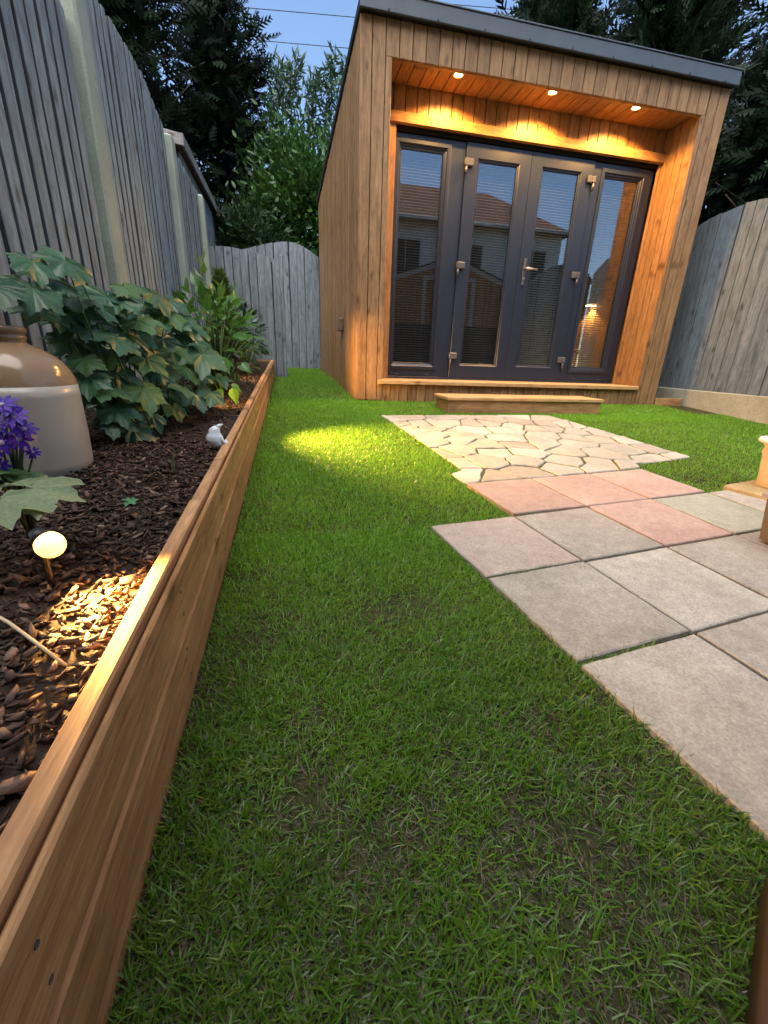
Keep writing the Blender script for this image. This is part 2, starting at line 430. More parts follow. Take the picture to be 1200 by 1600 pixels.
for s in sites:
    poly = list(hull)
    for q in sites:
        if q is s or (q - s).length > .9: continue
        poly = clip(poly, (s + q) / 2, (q - s))
        if len(poly) < 3: break
    if len(poly) < 3: continue
    c = sum(poly, Vector((0, 0))) / len(poly)
    # shrink for the joint, cut and roughen corners
    pts = []
    for i in range(len(poly)):
        a, b = poly[i], poly[(i + 1) % len(poly)]
        if (b - a).length < .02: continue
        for t in (.08, .38, .68, .94):
            p = a.lerp(b, t); d = c - p
            pts.append(p + d.normalized() * (min(.008 + rs.uniform(-.006, .006) - .0015, d.length * .4)))
    if len(pts) < 6: continue
    stone_polys.append([tuple(p) for p in pts])
    tz = rs.uniform(-.004, .006); tx, ty = rs.uniform(-.02, .02), rs.uniform(-.02, .02); z0 = gz(c.y)
    V, F = poly_prism([(p.x - c.x, p.y - c.y) for p in pts], lambda p: gz(p[1] + c.y) - z0 - .02, lambda p: gz(p[1] + c.y) - z0 + .011 + tz*.6 + p[0] * tx + p[1] * ty, .004)
    mk('stone', V, F, rs.choice(M_crazy), cr_root, Matrix.Translation((c.x, c.y, z0)))

# ------------------------------------------------------------------ garden room
Yf, XL, XR, Yb = 3.765, .568, 3.64, 6.5
RXL, RXR, YD = .796, 3.412, 4.12
ZT, ZS, ZL = 2.81, 2.606, .462
def gx(y): return XL + (y - Yf) / (Yb - Yf) * (.463 - XL)         # left wall line
def rtop(y): return ZT + (y - Yf) / (Yb - Yf) * (2.465 - ZT)
room = empty('garden_room', (2.1, 4.9, gz(4.5)), 'flat roofed timber garden room with dark grey glazed doors at the end of the lawn', 'garden room')
# core walls, floor, roof
abox('back_wall', (.50, 6.40, .2), (3.60, 6.48, 2.40), M_interior, room)
V = [(XL + .03, Yf + .03, .2), (XL + .09, Yf + .03, .2), (.56, 6.4, .2), (.50, 6.4, .2)]
def quad_prism(V4, zt): return [(*v[:2], v[2]) for v in V4] + [(v[0], v[1], zt(v[1])) for v in V4], [(3, 2, 1, 0), (4, 5, 6, 7), (0, 1, 5, 4), (1, 2, 6, 5), (2, 3, 7, 6), (3, 0, 4, 7)]
mk('side_wall', *quad_prism(V, lambda y: rtop(y) - .01), M_dark, room)
V = [(XR - .09, Yf + .03, .2), (XR - .03, Yf + .03, .2), (3.60, 6.4, .2), (3.54, 6.4, .2)]
mk('side_wall', *quad_prism(V, lambda y: rtop(y) - .01), M_dark, room)
abox('floor', (.62, 4.14, .30), (3.56, 6.39, .47), M_interior, room)
abox('floor_core', (RXL + .01, 3.80, .25), (RXR - .01, 4.13, .43), M_dark, room)
V = [(XL - .010, Yf - .035), (XR + .010, Yf - .035), (3.655, Yb + .05), (.448, Yb + .05)]
roofV = [(x, y, rtop(y) + .0) for x, y in V] + [(x, y, rtop(y) + .055) for x, y in V]
rf = mk('roof', roofV, [(3, 2, 1, 0), (4, 5, 6, 7), (0, 1, 5, 4), (1, 2, 6, 5), (2, 3, 7, 6), (3, 0, 4, 7)], M_black, room)
abox('fascia', (XL - .012, Yf - .058, ZT - .008), (XR + .012, Yf - .037, ZT + .085), M_fascia, room, .004)
abox('drip_edge', (XL - .012, Yf - .064, ZT + .0855), (XR + .012, Yf - .02, ZT + .095), M_fascia, room, .003)
for k in range(9):
    x = .75 + k * .345
    mk('fixing', *lathe([(.006, -.002), (.006, .002), (.003, .004)], 10), M_black, room, Matrix.Translation((x, Yf - .059, ZT + .004)) @ Matrix.Rotation(R(90), 4, 'X'))
# front cladding, left and right of the recess and above it
P = .0965
def vboard(name, x0, x1, z0, z1, y0, mat, t=.02): return abox(name, (x0, y0, z0), (x1, y0 + t, z1), mat, room, .0022, 'z')
zg = gz(Yf) - .02
for a, b in ((XL, XL + .084), (XL + .0895, XL + .1785), (XL + .184, RXL)): vboard('cladding_board', a, b, zg + .03, ZT - .004 if b < RXL - .01 else ZS + .001, Yf, M_clad)
for a, b in ((RXR, RXR + .040), (RXR + .0455, RXR + .133), (RXR + .1385, XR)): vboard('cladding_board', a, b, zg - .01, ZT - .004 if a > RXR + .01 else ZS + .001, Yf, M_clad)
x = XL + .184
while x < RXR + .03:
    x1 = min(x + P - .0055, RXR + .042)
    vboard('cladding_board', x, x1, ZS + .0015 if RXL - .12 < x < RXR else ZS, ZT - .004, Yf, M_clad); x += P
abox('soffit_trim', (RXL, Yf + .0205, ZS - .0), (RXR, Yf + .045, ZS + .03), M_inner, room)
# side cladding (left wall)
n = 28
for k in range(n):
    y0 = Yf + .0015 + k * (Yb - Yf) / n; y1 = y0 + (Yb - Yf) / n - .003
    c = Vector(((gx(y0) + gx(y1)) / 2 + .012, (y0 + y1) / 2, 0)); d = Vector((gx(y1) - gx(y0), y1 - y0, 0))
    z0, z1 = gz(y0) - .02, rtop(y1) - .002
    if k == 0: c.y += .0105; w = d.length - .021
    else: w = d.length
    plank('cladding_board', (c.x, c.y, (z0 + z1) / 2), z1 - z0, w, .02, (0, 0, 1), d, M_clad, room)
for k in range(n):   # right wall
    y0 = Yf + .022 + k * (Yb - Yf - .03) / n; y1 = y0 + (Yb - Yf - .03) / n - .003
    abox('cladding_board', (XR - .03, y0, gz(y0) - .02), (XR - .008, y1, rtop(y1) - .002), M_clad, room, .002, 'z')
# soffit
k = 0; x = RXL
while x < RXR - .005:
    x1 = min(x + P - .006, RXR)
    abox('soffit_board', (x, Yf + .022, ZS + .031), (x1, YD + .0, ZS + .048), M_inner, room, .002, 'y'); x += P
abox('soffit_backing', (RXL, Yf + .046, ZS + .0485), (RXR, YD + .05, ZS + .06), M_dark, room)
# recess side boards
for side in (0, 1):
    for k in range(4):
        y0 = Yf + .0215 + k * .0845; y1 = y0 + .0785
        if side: abox('recess_board', (RXR, y0, ZL), (RXR + .02, y1, ZS + .029), M_inner, room, .002, 'z')
        else: abox('recess_board', (RXL - .02, y0, ZL), (RXL, y1, ZS + .029), M_inner, room, .002, 'z')
# boards above the doors, lintel, door side trims
x = RXL
while x < RXR - .005:
    x1 = min(x + P - .0065, RXR - .0005)
    vboard('header_board', x, x1, 2.43, ZS + .03, YD - .012, M_inner, .018); x += P
abox('header_core', (RXL, YD + .0065, 2.36), (RXR, YD + .06, ZS + .03), M_dark, room)
abox('lintel_board', (RXL + .001, YD - .055, 2.385), (RXR - .001, YD - .0125, 2.455), M_inner, room, .003)
abox('door_trim', (RXL + .001, YD - .03, ZL + .001), (.916, YD - .002, 2.384), M_inner, room, .002, 'z')
abox('door_trim', (3.39, YD - .03, ZL + .001), (RXR - .001, YD - .002, 2.384), M_inner, room, .002, 'z')
mk('cover_disc', *lathe([(.034, 0), (.034, .004), (.031, .006), (0.001, .006)], 32), M_inner, room, Matrix.Translation((2.156, YD - .0125, 2.545)) @ Matrix.Rotation(R(90), 4, 'X'))
# ledge and skirting boards
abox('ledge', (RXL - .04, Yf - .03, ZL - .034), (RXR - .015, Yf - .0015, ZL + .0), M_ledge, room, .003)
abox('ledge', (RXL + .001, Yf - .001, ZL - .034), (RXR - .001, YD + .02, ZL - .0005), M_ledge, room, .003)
x = RXL + .001
while x < RXR - .02:
    x1 = min(x + .0755, RXR - .001)
    vboard('skirting_board', x, x1, gz(Yf) - .005, ZL - .0345, Yf + .006, M_clad); x += .0805
# downlights
M_bulb = emit('warm_downlight', (1, .62, .28), 30)
for lx in (1.324, 2.106, 2.868):
    ring = mk('downlight', *lathe([(.040, 0), (.042, -.004), (.040, -.007), (.030, -.006), (.028, .0)], 32, cap=False), M_steel, room, Matrix.Translation((lx, 3.87, ZS + .0305)))
    mk('bulb', *lathe([(.0275, -.0035), (.02, -.006), (.001, -.0065)], 24), M_bulb, ring, Matrix.Translation((lx, 3.87, ZS + .030)))
    ld = bpy.data.lights.new('downlight_beam', 'SPOT'); ld.energy = 32; ld.color = (1, .50, .13); ld.spot_size = R(150); ld.spot_blend = .35; ld.shadow_soft_size = .025
    lo = bpy.data.objects.new('downlight_beam', ld); COL.objects.link(lo); lo.parent = ring; lo.matrix_local = Matrix.Translation((0, 0, -.014))
# doors
def rect_frame(x0, x1, z0, z1, wl, wr, wt, wb, y0, y1, bev=.008):
    """mitred rectangular ring facing -y with a bevelled inner edge"""
    def ring(ix, y): return [(x0 + wl * ix, y, z0 + wb * ix), (x1 - wr * ix, y, z0 + wb * ix), (x1 - wr * ix, y, z1 - wt * ix), (x0 + wl * ix, y, z1 - wt * ix)]
    o_b = ring(0, y1); o_f = ring(0, y0 + bev * .4)
    e = .004
    o_f2 = [(x0 + e, y0, z0 + e), (x1 - e, y0, z0 + e), (x1 - e, y0, z1 - e), (x0 + e, y0, z1 - e)]
    i_f = ring(1 - bev / min(wl, wr), y0); i_f2 = ring(1, y0 + bev); i_b = ring(1, y1)
    V = o_b + o_f + o_f2 + i_f + i_f2 + i_b; F = []
    for a in range(5):
        for i in range(4):
            j = (i + 1) % 4; F.append((a * 4 + i, a * 4 + j, a * 4 + 4 + j, a * 4 + 4 + i))
    for i in range(4):
        j = (i + 1) % 4; F.append((20 + i, 20 + j, j, i))
    return V, F
pan = [(.918, 1.532, .968, 1.350, .597, 2.268, 'side_window', 4.140), (1.535, 2.1355, 1.648, 2.023, .605, 2.243, 'door', 4.124), (2.1385, 2.755, 2.250, 2.626, .610, 2.250, 'door', 4.124), (2.758, 3.388, 2.880, 3.262, .610, 2.262, 'side_window', 4.140)]
zb, zt = .4635, 2.352
abox('door_threshold', (.918, 4.125, ZL), (3.388, 4.20, ZL + .02), M_anth, room)
for px0, px1, gx0, gx1, gz0, gz1, nm, y0 in pan:
    pr = empty(nm, (0, 0, 0)); pr.parent = room; pr.location = Vector((px0, y0, zb + .021)) - Vector(room.location); PM[pr.name] = Matrix.Translation((px0, y0, zb + .021))
    mk('frame', *rect_frame(px0, px1, zb + .021, zt, gx0 - px0, px1 - gx1, zt - gz1, gz0 - zb - .021, y0, y0 + .06), M_anth, pr)
    # bead round the glass and a raised inner sash
    mk('glazing_bead', *rect_frame(gx0 - .002, gx1 + .002, gz0 - .002, gz1 + .002, .014, .014, .014, .014, y0 + .012, y0 + .03, .004), M_black if nm == 'x' else M_anth, pr)
    abox('pane', (gx0, y0 + .026, gz0), (gx1, y0 + .030, gz1), M_glass, pr, .0005)
    if nm == 'side_window':
        sx0, sx1 = (gx0 - .045, gx1 + .05) if px0 < 1 else (gx0 - .04, gx1 + .05)
        mk('sash', *rect_frame(sx0, sx1, gz0 - .05, gz1 + .05, .034, .034, .034, .034, y0 - .012, y0 - .0005, .006), M_anth, pr)
        for vx in (sx0 + .08, sx1 - .1): abox('drain_cap', (vx, y0 - .004, zb + .035), (vx + .03, y0 - .0005, zb + .043), M_hinge, pr, .001)
    BV, BF = [], []; z = gz0 - .06
    while z < gz1 + .03:
        b = len(BV); ya, yb2 = y0 + .085, y0 + .101; dz = .0095
        for yy, zz_ in ((ya, z), (yb2, z + dz)):
            for xx in (gx0 - .03, gx1 + .03): BV += [(xx, yy, zz_), (xx, yy, zz_ + .0016)]
        BF += [(b, b + 2, b + 6, b + 4), (b + 1, b + 5, b + 7, b + 3), (b, b + 1, b + 3, b + 2), (b + 4, b + 6, b + 7, b + 5), (b, b + 4, b + 5, b + 1), (b + 2, b + 3, b + 7, b + 6)]; z += .0215
    tag(mk('blind', BV, BF, M_blind, pr), kind='stuff')
    if nm == 'door':
        hx = px0 - .0 if px0 < 2 else px1
        for hz in (2.20, 1.44, .675):
            hg = abox('hinge', (hx - .018, y0 - .028, hz - .02), (hx + .062, y0 - .0005, hz + .035) if px0 < 2 else (hx + .018, y0 - .0005, hz + .035), M_hinge, pr, .006)
            if px0 >= 2: abox('hinge_leaf', (hx - .062, y0 - .024, hz - .02), (hx - .0185, y0 - .0005, hz + .035), M_hinge, pr, .006)
            V, F = tube([(hx, y0 - .014, hz - .075), (hx, y0 - .014, hz - .0205)], .011, 12); mk('hinge_pin', V, F, M_hinge, pr, None, True)
        if px0 > 2:
            abox('handle_plate', (2.180, y0 - .010, 1.33), (2.207, y0 - .0005, 1.55), M_hinge, pr, .004, 'z')
            V, F = tube([(2.1935, y0 - .010, 1.462), (2.1935, y0 - .05, 1.462), (2.205, y0 - .055, 1.462), (2.30, y0 - .055, 1.460)], [.009, .009, .009, .007], 12); mk('handle', V, F, M_steel, pr, None, True)
            mk('lock_barrel', *lathe([(.009, 0), (.009, .006), (.001, .006)], 16), M_steel, pr, Matrix.Translation((2.1935, y0 - .0105, 1.385)) @ Matrix.Rotation(R(90), 4, 'X'))
for k in range(11): abox('lining_board', (3.52, 4.22 + k * .11, .471), (3.538, 4.22 + k * .11 + .104, 2.3), M_inner, room, .002, 'z')
wl = abox('interior_lamp', (3.44, 4.78, 1.30), (3.519, 4.90, 1.46), M_rim, room, .01, 'z')
abox('lamp_diffuser', (3.45, 4.79, 1.285), (3.515, 4.89, 1.2985), emit('lamp_glow', (1, .6, .25), 8), wl, .002)
ld = bpy.data.lights.new('interior_glow', 'SPOT'); ld.energy = 14; ld.color = (1, .58, .18); ld.spot_size = R(130); ld.spot_blend = .5; ld.shadow_soft_size = .03
lo = bpy.data.objects.new('interior_glow', ld); COL.objects.link(lo); lo.parent = wl; lo.matrix_local = PM[wl.name].inverted() @ Matrix.Translation((3.48, 4.84, 1.27))
# outdoor socket box on the side wall
mk('socket_box', *[x for x in (lambda m: ([v.co.copy() for v in m.vertices], [tuple(p.vertices) for p in m.polygons]))(box_mesh(.12, .10, .05, .008, M_black))], plain('brown_plastic', (.12, .085, .07), .5), room, frame_matrix((gx(4.5) - .024, 4.5, .93), (0, 0, 1), (0, 1, 0)))

# step, offcut
st = empty('wooden_step', (1.92, 3.42, gz(3.3)), 'low timber box step with pale lit top in front of the glazed doors', 'step')
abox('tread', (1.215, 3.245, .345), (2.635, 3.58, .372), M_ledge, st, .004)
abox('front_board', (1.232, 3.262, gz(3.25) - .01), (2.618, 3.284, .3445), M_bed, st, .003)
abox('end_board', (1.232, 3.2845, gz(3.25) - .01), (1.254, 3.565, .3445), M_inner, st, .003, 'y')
abox('end_board', (2.596, 3.2845, gz(3.25) - .01), (2.618, 3.565, .3445), M_inner, st, .003, 'y')
tag(abox('timber_plank', (3.645, 3.74, gz(3.74) - .02), (3.955, 3.765, .352), M_bed, None, .003), 'short brown timber plank on edge between garden room and the right fence base', 'plank')

# ------------------------------------------------------------------ fences
def smooth_arch(t): return 1 - (2 * t - 1) ** 2
def fence(name, a, b, n, topf, botf, mat, label, group=None, gap=.026, t=.020, rails=True, facing=1):
    a, b = Vector((*a, 0)), Vector((*b, 0)); d = (b - a); L = d.length; d.normalize()
    nrm = Vector((d.y, -d.x, 0)) * facing
    root = empty(name, (*((a + b) / 2).xy, botf(.5)), label, 'fence', group)
    pitch = L / n
    for k in range(n):
        c0 = a + d * (k * pitch + gap / 2); c1 = a + d * ((k + 1) * pitch - gap / 2)
        t0, t1 = (k * pitch + gap / 2) / L, ((k + 1) * pitch - gap / 2) / L
        cc = (c0 + c1) / 2; j = random.uniform(-.003, .003); tilt = random.uniform(-.006, .006) 
        zb0 = botf((t0 + t1) / 2); w = (c1 - c0).length
        dz0, dz1 = topf(t0) + random.uniform(-.005, .005), topf(t1) + random.uniform(-.005, .005)
        # board as a prism: local x up, y along fence, z outward, sloped top
        h0, h1 = dz0 - zb0, dz1 - zb0; e = .003
        base = [(-w / 2, -t / 2), (w / 2, -t / 2), (w / 2, t / 2 - e), (w / 2 - e, t / 2), (-w / 2 + e, t / 2), (-w / 2, t / 2 - e)]
        V = [(0, y, z) for y, z in base] + [(h0 + (h1 - h0) * (y / w + .5), y, z) for y, z in base]
        F = [tuple(range(6)), tuple(range(11, 5, -1))] + [(i, i + 6, (i + 1) % 6 + 6, (i + 1) % 6) for i in range(6)]
        up = Vector((tilt * d.x, tilt * d.y, 1)).normalized()
        m = frame_matrix((cc.x + nrm.x * j, cc.y + nrm.y * j, zb0), up, d)
        if (m.to_3x3() @ Vector((0, 0, 1))).dot(nrm) < 0:
            m = frame_matrix((cc.x + nrm.x * j, cc.y + nrm.y * j, zb0), up, -d)
            V = [(0, y, z) for y, z in base] + [(h1 + (h0 - h1) * (y / w + .5), y, z) for y, z in base]
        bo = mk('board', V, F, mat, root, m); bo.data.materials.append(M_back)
        for fi in (3, 7): bo.data.polygons[fi].material_index = 1  # side edges coloured dark in place of groove shade
    # overlapped back layer behind the grooves, and rails
    for k in range(n + 1):
        tt = min(max(k / n, .01), .99); c = a + d * (tt * L); zb0 = botf(tt); h = topf(tt) - .03 - zb0
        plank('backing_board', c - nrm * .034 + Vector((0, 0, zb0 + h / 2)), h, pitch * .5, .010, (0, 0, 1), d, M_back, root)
    for rz in (.25, .8):
        c = (a + b) / 2; z = botf(.5) + (topf(.5) - botf(.5)) * rz
        plank('rail', c - nrm * .058 + Vector((0, 0, z)), L - .02, .06, .03, d + Vector((0, 0, (botf(1) - botf(0)) / L)), (0, 0, 1), mat, root)
    return root
def lf(y): return -.86 + .028 * (y - 2.7)
PY = [.95, 2.70, 4.175, 5.205]
arch1 = [(0, 2.19), (.24, 2.255), (.5, 2.275), (.77, 2.255), (.97, 2.17), (1, 2.15)]
def interp(tab): 
    return lambda t: float(np.interp(t, [p[0] for p in tab], [p[1] for p in tab]))
fence('fence_panel', (lf(PY[0] + .05), PY[0] + .05), (lf(PY[1] - .076), PY[1] - .076), 18, lambda t: 1.95 + .22 * smooth_arch(t), lambda t: gz(PY[0] + t * 1.75) + .20, M_fence, 'weathered grey closeboard fence panel behind the stoneware jar, nearest on the left', 'left boundary fence panels')
fence('fence_panel', (lf(PY[1] + .076), PY[1] + .076), (lf(PY[2] - .068), PY[2] - .068), 17, interp(arch1), lambda t: gz(PY[1] + t * 1.475) + .20, M_fence, 'grey arched closeboard fence panel between the two tall concrete posts on the left', 'left boundary fence panels')
fence('fence_panel', (lf(PY[2] + .068), PY[2] + .068), (lf(PY[3] - .05), PY[3] - .05), 12, lambda t: 2.13 - .06 * t, lambda t: gz(PY[2] + t * 1.03) + .20, M_fence, 'grey fence panel far left below the neighbouring shed roof', 'left boundary fence panels')
def post(y, h, label, w=.145):
    V, F = [], []
    x = lf(y)
    o = abox('concrete_post', (x - .05, y - w / 2, gz(y) - .05), (x + .050, y + w / 2, h), M_post, None, .010, 'z')
    return tag(o, label, 'post', 'concrete fence posts')
post(PY[1], 2.30, 'tall pale concrete fence post nearest the camera, rising behind the big leaved plant')
post(PY[2], 2.13, 'second concrete fence post, its top just below the shed roof corner', .13)
post(PY[3], 2.06, 'farthest slim concrete fence post in the corner beside the low wavy fence', .10)
# short wavy panel at the end of the bed, back panel, right panel
wav = [(0, 1.655), (.2, 1.66), (.38, 1.685), (.55, 1.70), (.75, 1.66), (1, 1.615)]
fence('fence_panel', (-.765, 5.31), (-.045, 5.31), 9, interp([(0, 1.66), (.25, 1.665), (.45, 1.655), (.7, 1.63), (1, 1.575)]), lambda t: gz(5.3) - .02, M_fence2, 'low grey wavy topped fence panel standing across the end of the raised bed', None, .004, .018)
o = abox('end_post', (-.044, 5.275, gz(5.3) - .03), (-.005, 5.325, 1.63), M_fence2, None, .008, 'z'); tag(o, 'slim rounded wooden end post of the low fence by the lawn strip', 'post')
fence('fence_panel', (-.75, 6.78), (1.0, 6.78), 17, interp([(0, 1.90), (.1, 1.92), (.3, 2.02), (.45, 2.075), (.55, 2.06), (.72, 1.90), (.85, 1.78), (1, 1.78)]), lambda t: gz(6.7) - .02, M_fence2, 'arched blue grey fence panel at the far end of the lawn strip', None, .005, .016)
arcr = interp([(0, 1.78), (.12, 1.90), (.3, 1.995), (.5, 2.03), (.7, 2.0), (.88, 1.90), (1, 1.78)])
fence('fence_panel', (4.0, 2.72), (4.0, 4.52), 17, arcr, lambda t: .446, M_fence2, 'arched grey fence panel on concrete base to the right of the garden room', None, .004, .018, True, -1)
fence('fence_panel', (4.0, 4.60), (4.0, 6.4), 17, arcr, lambda t: .446, M_fence2, 'grey fence panel behind the garden room on the right', None, .004, .018, True, -1)
fence('fence_panel', (4.0, .80), (4.0, 2.62), 17, arcr, lambda t: .40, M_fence2, 'grey fence panel along the right edge beside the pots', None, .004, .018, True, -1)
tag(abox('gravel_board', (3.985, 2.68, gz(2.7) - .05), (4.03, 6.3, .444), M_gravel, None, .006, 'y'), 'buff concrete gravel board under the arched fence on the right', 'gravel board')

# ------------------------------------------------------------------ raised bed
bx = lambda y: -.203 + .010 * y
bed = empty('raised_bed', (-.2, 2.4, gz(2.4)), 'long raised bed edged with brown timber boards along the left fence', 'raised bed')
def bk(y): return 1.026 - .065 * max(0, y)
def along(name, y0, y1, off, h0, h1, t, mat, ch=.003):
    """timber running along the bed; off = how far its outer face lies inside bx, heights above the lawn (the bed top runs flatter than the lawn)"""
    P = []
    for y in (y0, y1):
        k = bk(y); a, b = gz(y) + h0 * (k if h0 > 0 else 1), gz(y) + h1 * k; xo = bx(y) - off; xi = xo - t
        P.append([(xo, y, a + ch), (xo, y, b - ch), (xo - ch, y, b), (xi + ch, y, b), (xi, y, b - ch), (xi, y, a + ch), (xi + ch, y, a), (xo - ch, y, a)])
    c = sum((Vector(p) for q in P for p in q), Vector()) / 16; d = Vector(P[1][0]) - Vector(P[0][0])
    m = frame_matrix(c, d, (0, 0, 1)); mi = m.inverted()
    V = [mi @ Vector(p) for q in P for p in q]
    F = [(i, (i + 1) % 8, 8 + (i + 1) % 8, 8 + i) for i in range(8)] + [tuple(range(7, -1, -1)), tuple(range(8, 16))]
    return mk(name, V, F, mat, bed, m)
for y0, y1 in ((-.6, 2.38), (2.383, 5.22)):
    along('front_board', y0, y1, 0, -.03, .134, .014, M_bed, .0045)
    along('front_board', y0, y1, 0, .141, .233, .014, M_bed, .0045)
    along('top_board', y0, y1, -.007, .2365, .2695, .0095, M_bed, .003)
    along('inner_board', y0, y1, .0145, -.03, .232, .012, M_dark)  # coloured dark to give the gap between the front boards its shade
for y0, y1 in ((-.6, .952), (.957, 1.268), (1.272, 2.40), (2.405, 2.83), (2.835, 5.22)):
    along('cap_rail', y0, y1, .0060, .2345, .277 + random.uniform(-.003, .003), .025, M_cap, .003)
abox('end_board', (-.66, 5.225, gz(5.2) - .02), (bx(5.2), 5.25, gz(5.2) + .19), M_bed, bed)
scr = meshd('screw', *lathe([(.0032, 0), (.0032, .0006), (.0012, .0002), (.0004, .0002)], 10), M_hinge)
for k in range(9):
    for h in (.045, .10, .165, .21):
        y = .22 + k * .46 + (.012 if h > .14 else 0); link('screw', scr, bed, Matrix.Translation((bx(y) + .0002, y, gz(y) + h * bk(y))) @ Matrix.Rotation(R(90), 4, 'Y'))
# soil
def soilz(x, y):
    u = min(1, (x + .23) / -.43)
    return gz(y) + .240 * (1.026 - .065 * max(0, y)) + .030 * u + .012 * math.sin(7 * y + 3 * x) * u + .02 * max(0, u) * math.sin(2.3 * y + 1)
ysb = np.linspace(-.6, 5.2, 120); V = []; F = []
for y in ysb:
    for k in range(13):
        x = (bx(y) - .026) + (lf(y) + .0 - (bx(y) - .026)) * k / 12
        V.append((x, y, soilz(x, y) + random.uniform(-.003, .003)))
for j in range(119):
    for k in range(12): F.append((j * 13 + k, j * 13 + k + 1, j * 13 + 14 + k, j * 13 + 13 + k))
tag(mk('bed_soil', V, F, M_soil, None, None, True), kind='structure')
# bark mulch
def chips():
    n = 23000
    y = np.concatenate([RNG.uniform(-.1, 1.6, 17000), RNG.uniform(1.6, 5.1, n - 17000)])
    bxx = -.203 + .010 * y - .038; lff = -.86 + .028 * (y - 2.7) + .02
    x = bxx + (lff - bxx) * RNG.random(n)
    z = np.array([soilz(a, b) for a, b in zip(x, y)]) + RNG.uniform(-.002, .013, n)
    L = RNG.gamma(4, .0042, n).clip(.006, .055); Wd = L * RNG.uniform(.15, .55, n); T = RNG.uniform(.0015, .005, n)
    small = RNG.random(n) < .4; Wd[small] *= .4; T[small] *= .6
    th = RNG.uniform(0, 2 * np.pi, n); ph = RNG.normal(0, .35, n); ps = RNG.normal(0, .45, n)
    # 5-sided flake, top and bottom
    ang = np.array([0, 1.1, 2.2, 3.5, 4.9]); k = 5
    rad = RNG.uniform(.7, 1.15, (n, k))
    lx = np.cos(ang) * rad * L[:, None] / 2; ly = np.sin(ang) * rad * Wd[:, None] / 2
    bend = (lx / (L[:, None] / 2)) ** 2 * RNG.uniform(-.004, .006, n)[:, None]
    P = np.zeros((n, 2 * k, 3)); P[:, :k, 0] = lx; P[:, k:, 0] = lx * .9; P[:, :k, 1] = ly; P[:, k:, 1] = ly * .9
    P[:, :k, 2] = T[:, None] / 2 + bend; P[:, k:, 2] = -T[:, None] / 2 + bend
    c, s = np.cos(ps)[:, None], np.sin(ps)[:, None]; Yv = P[:, :, 1] * c - P[:, :, 2] * s; Zv = P[:, :, 1] * s + P[:, :, 2] * c; P[:, :, 1], P[:, :, 2] = Yv, Zv
    c, s = np.cos(ph)[:, None], np.sin(ph)[:, None]; Xv = P[:, :, 0] * c + P[:, :, 2] * s; Zv = -P[:, :, 0] * s + P[:, :, 2] * c; P[:, :, 0], P[:, :, 2] = Xv, Zv
    c, s = np.cos(th)[:, None], np.sin(th)[:, None]; Xv = P[:, :, 0] * c - P[:, :, 1] * s; Yv = P[:, :, 0] * s + P[:, :, 1] * c
    P[:, :, 0] = Xv + x[:, None]; P[:, :, 1] = Yv + y[:, None]; P[:, :, 2] += z[:, None]
    tri = []
    for a in (1, 2, 3): tri.append((0, a, a + 1)); tri.append((k, k + a + 1, k + a))
    for a in range(k): b = (a + 1) % k; tri.append((a, k + a, k + b)); tri.append((a, k + b, b))
    tri = np.array(tri); T_ = (tri[None] + (np.arange(n) * 2 * k)[:, None, None]).reshape(-1, 3)
    base = np.array([[.05, .030, .022], [.085, .052, .036], [.13, .082, .056], [.20, .135, .095], [.032, .022, .018]])
    c = base[RNG.choice(5, n, p=[.34, .28, .16, .06, .16])] * RNG.uniform(.7, 1.2, (n, 1))
    return P.reshape(-1, 3), T_, np.repeat(c, 2 * k, 0)
def attr_mat(name, rough, bd, bs=40, trans=0, spec=.3):
    m = leafm(name, None, None, rough, spec, True, trans); nt = m.node_tree; p = [n for n in nt.nodes if n.type == 'BSDF_PRINCIPLED'][0]
    if bd:
        v = objvec(nt, (1, 1, 1), False); bump(nt, p, noise(nt, v, bs, 4, .7), .8, bd)
    return m
Vc, Tc, Cc = chips()
tag(link('bark_mulch', np_mesh('bark_mulch', Vc, Tc, attr_mat('bark_chips', .75, .002, 160), Cc)), 'dark brown bark mulch spread over the raised bed', 'mulch', kind='stuff')

# ------------------------------------------------------------------ trees and shrubs (crowns of many small leaf faces)
def crown_mesh(name, pts, dirs, sizes, proto, cols, mat):
    """place copies of a small leaf/spray prototype (Vp, Tp) at pts, its x axis along dirs"""
    Vp, Tp = proto; n = len(pts)
    d = dirs / np.linalg.norm(dirs, axis=1, keepdims=True)
    h = RNG.normal(size=(n, 3)); s = np.cross(d, h); s /= np.linalg.norm(s, axis=1, keepdims=True) + 1e-9; u = np.cross(d, s)
    P = (d[:, None, :] * Vp[None, :, 0:1] + s[:, None, :] * Vp[None, :, 1:2] + u[:, None, :] * Vp[None, :, 2:3]) * sizes[:, None, None] + pts[:, None, :]
    T = (Tp[None] + (np.arange(n) * len(Vp))[:, None, None]).reshape(-1, Tp.shape[1])
    return np_mesh(name, P.reshape(-1, 3), T, mat, np.repeat(cols, len(Vp), 0))
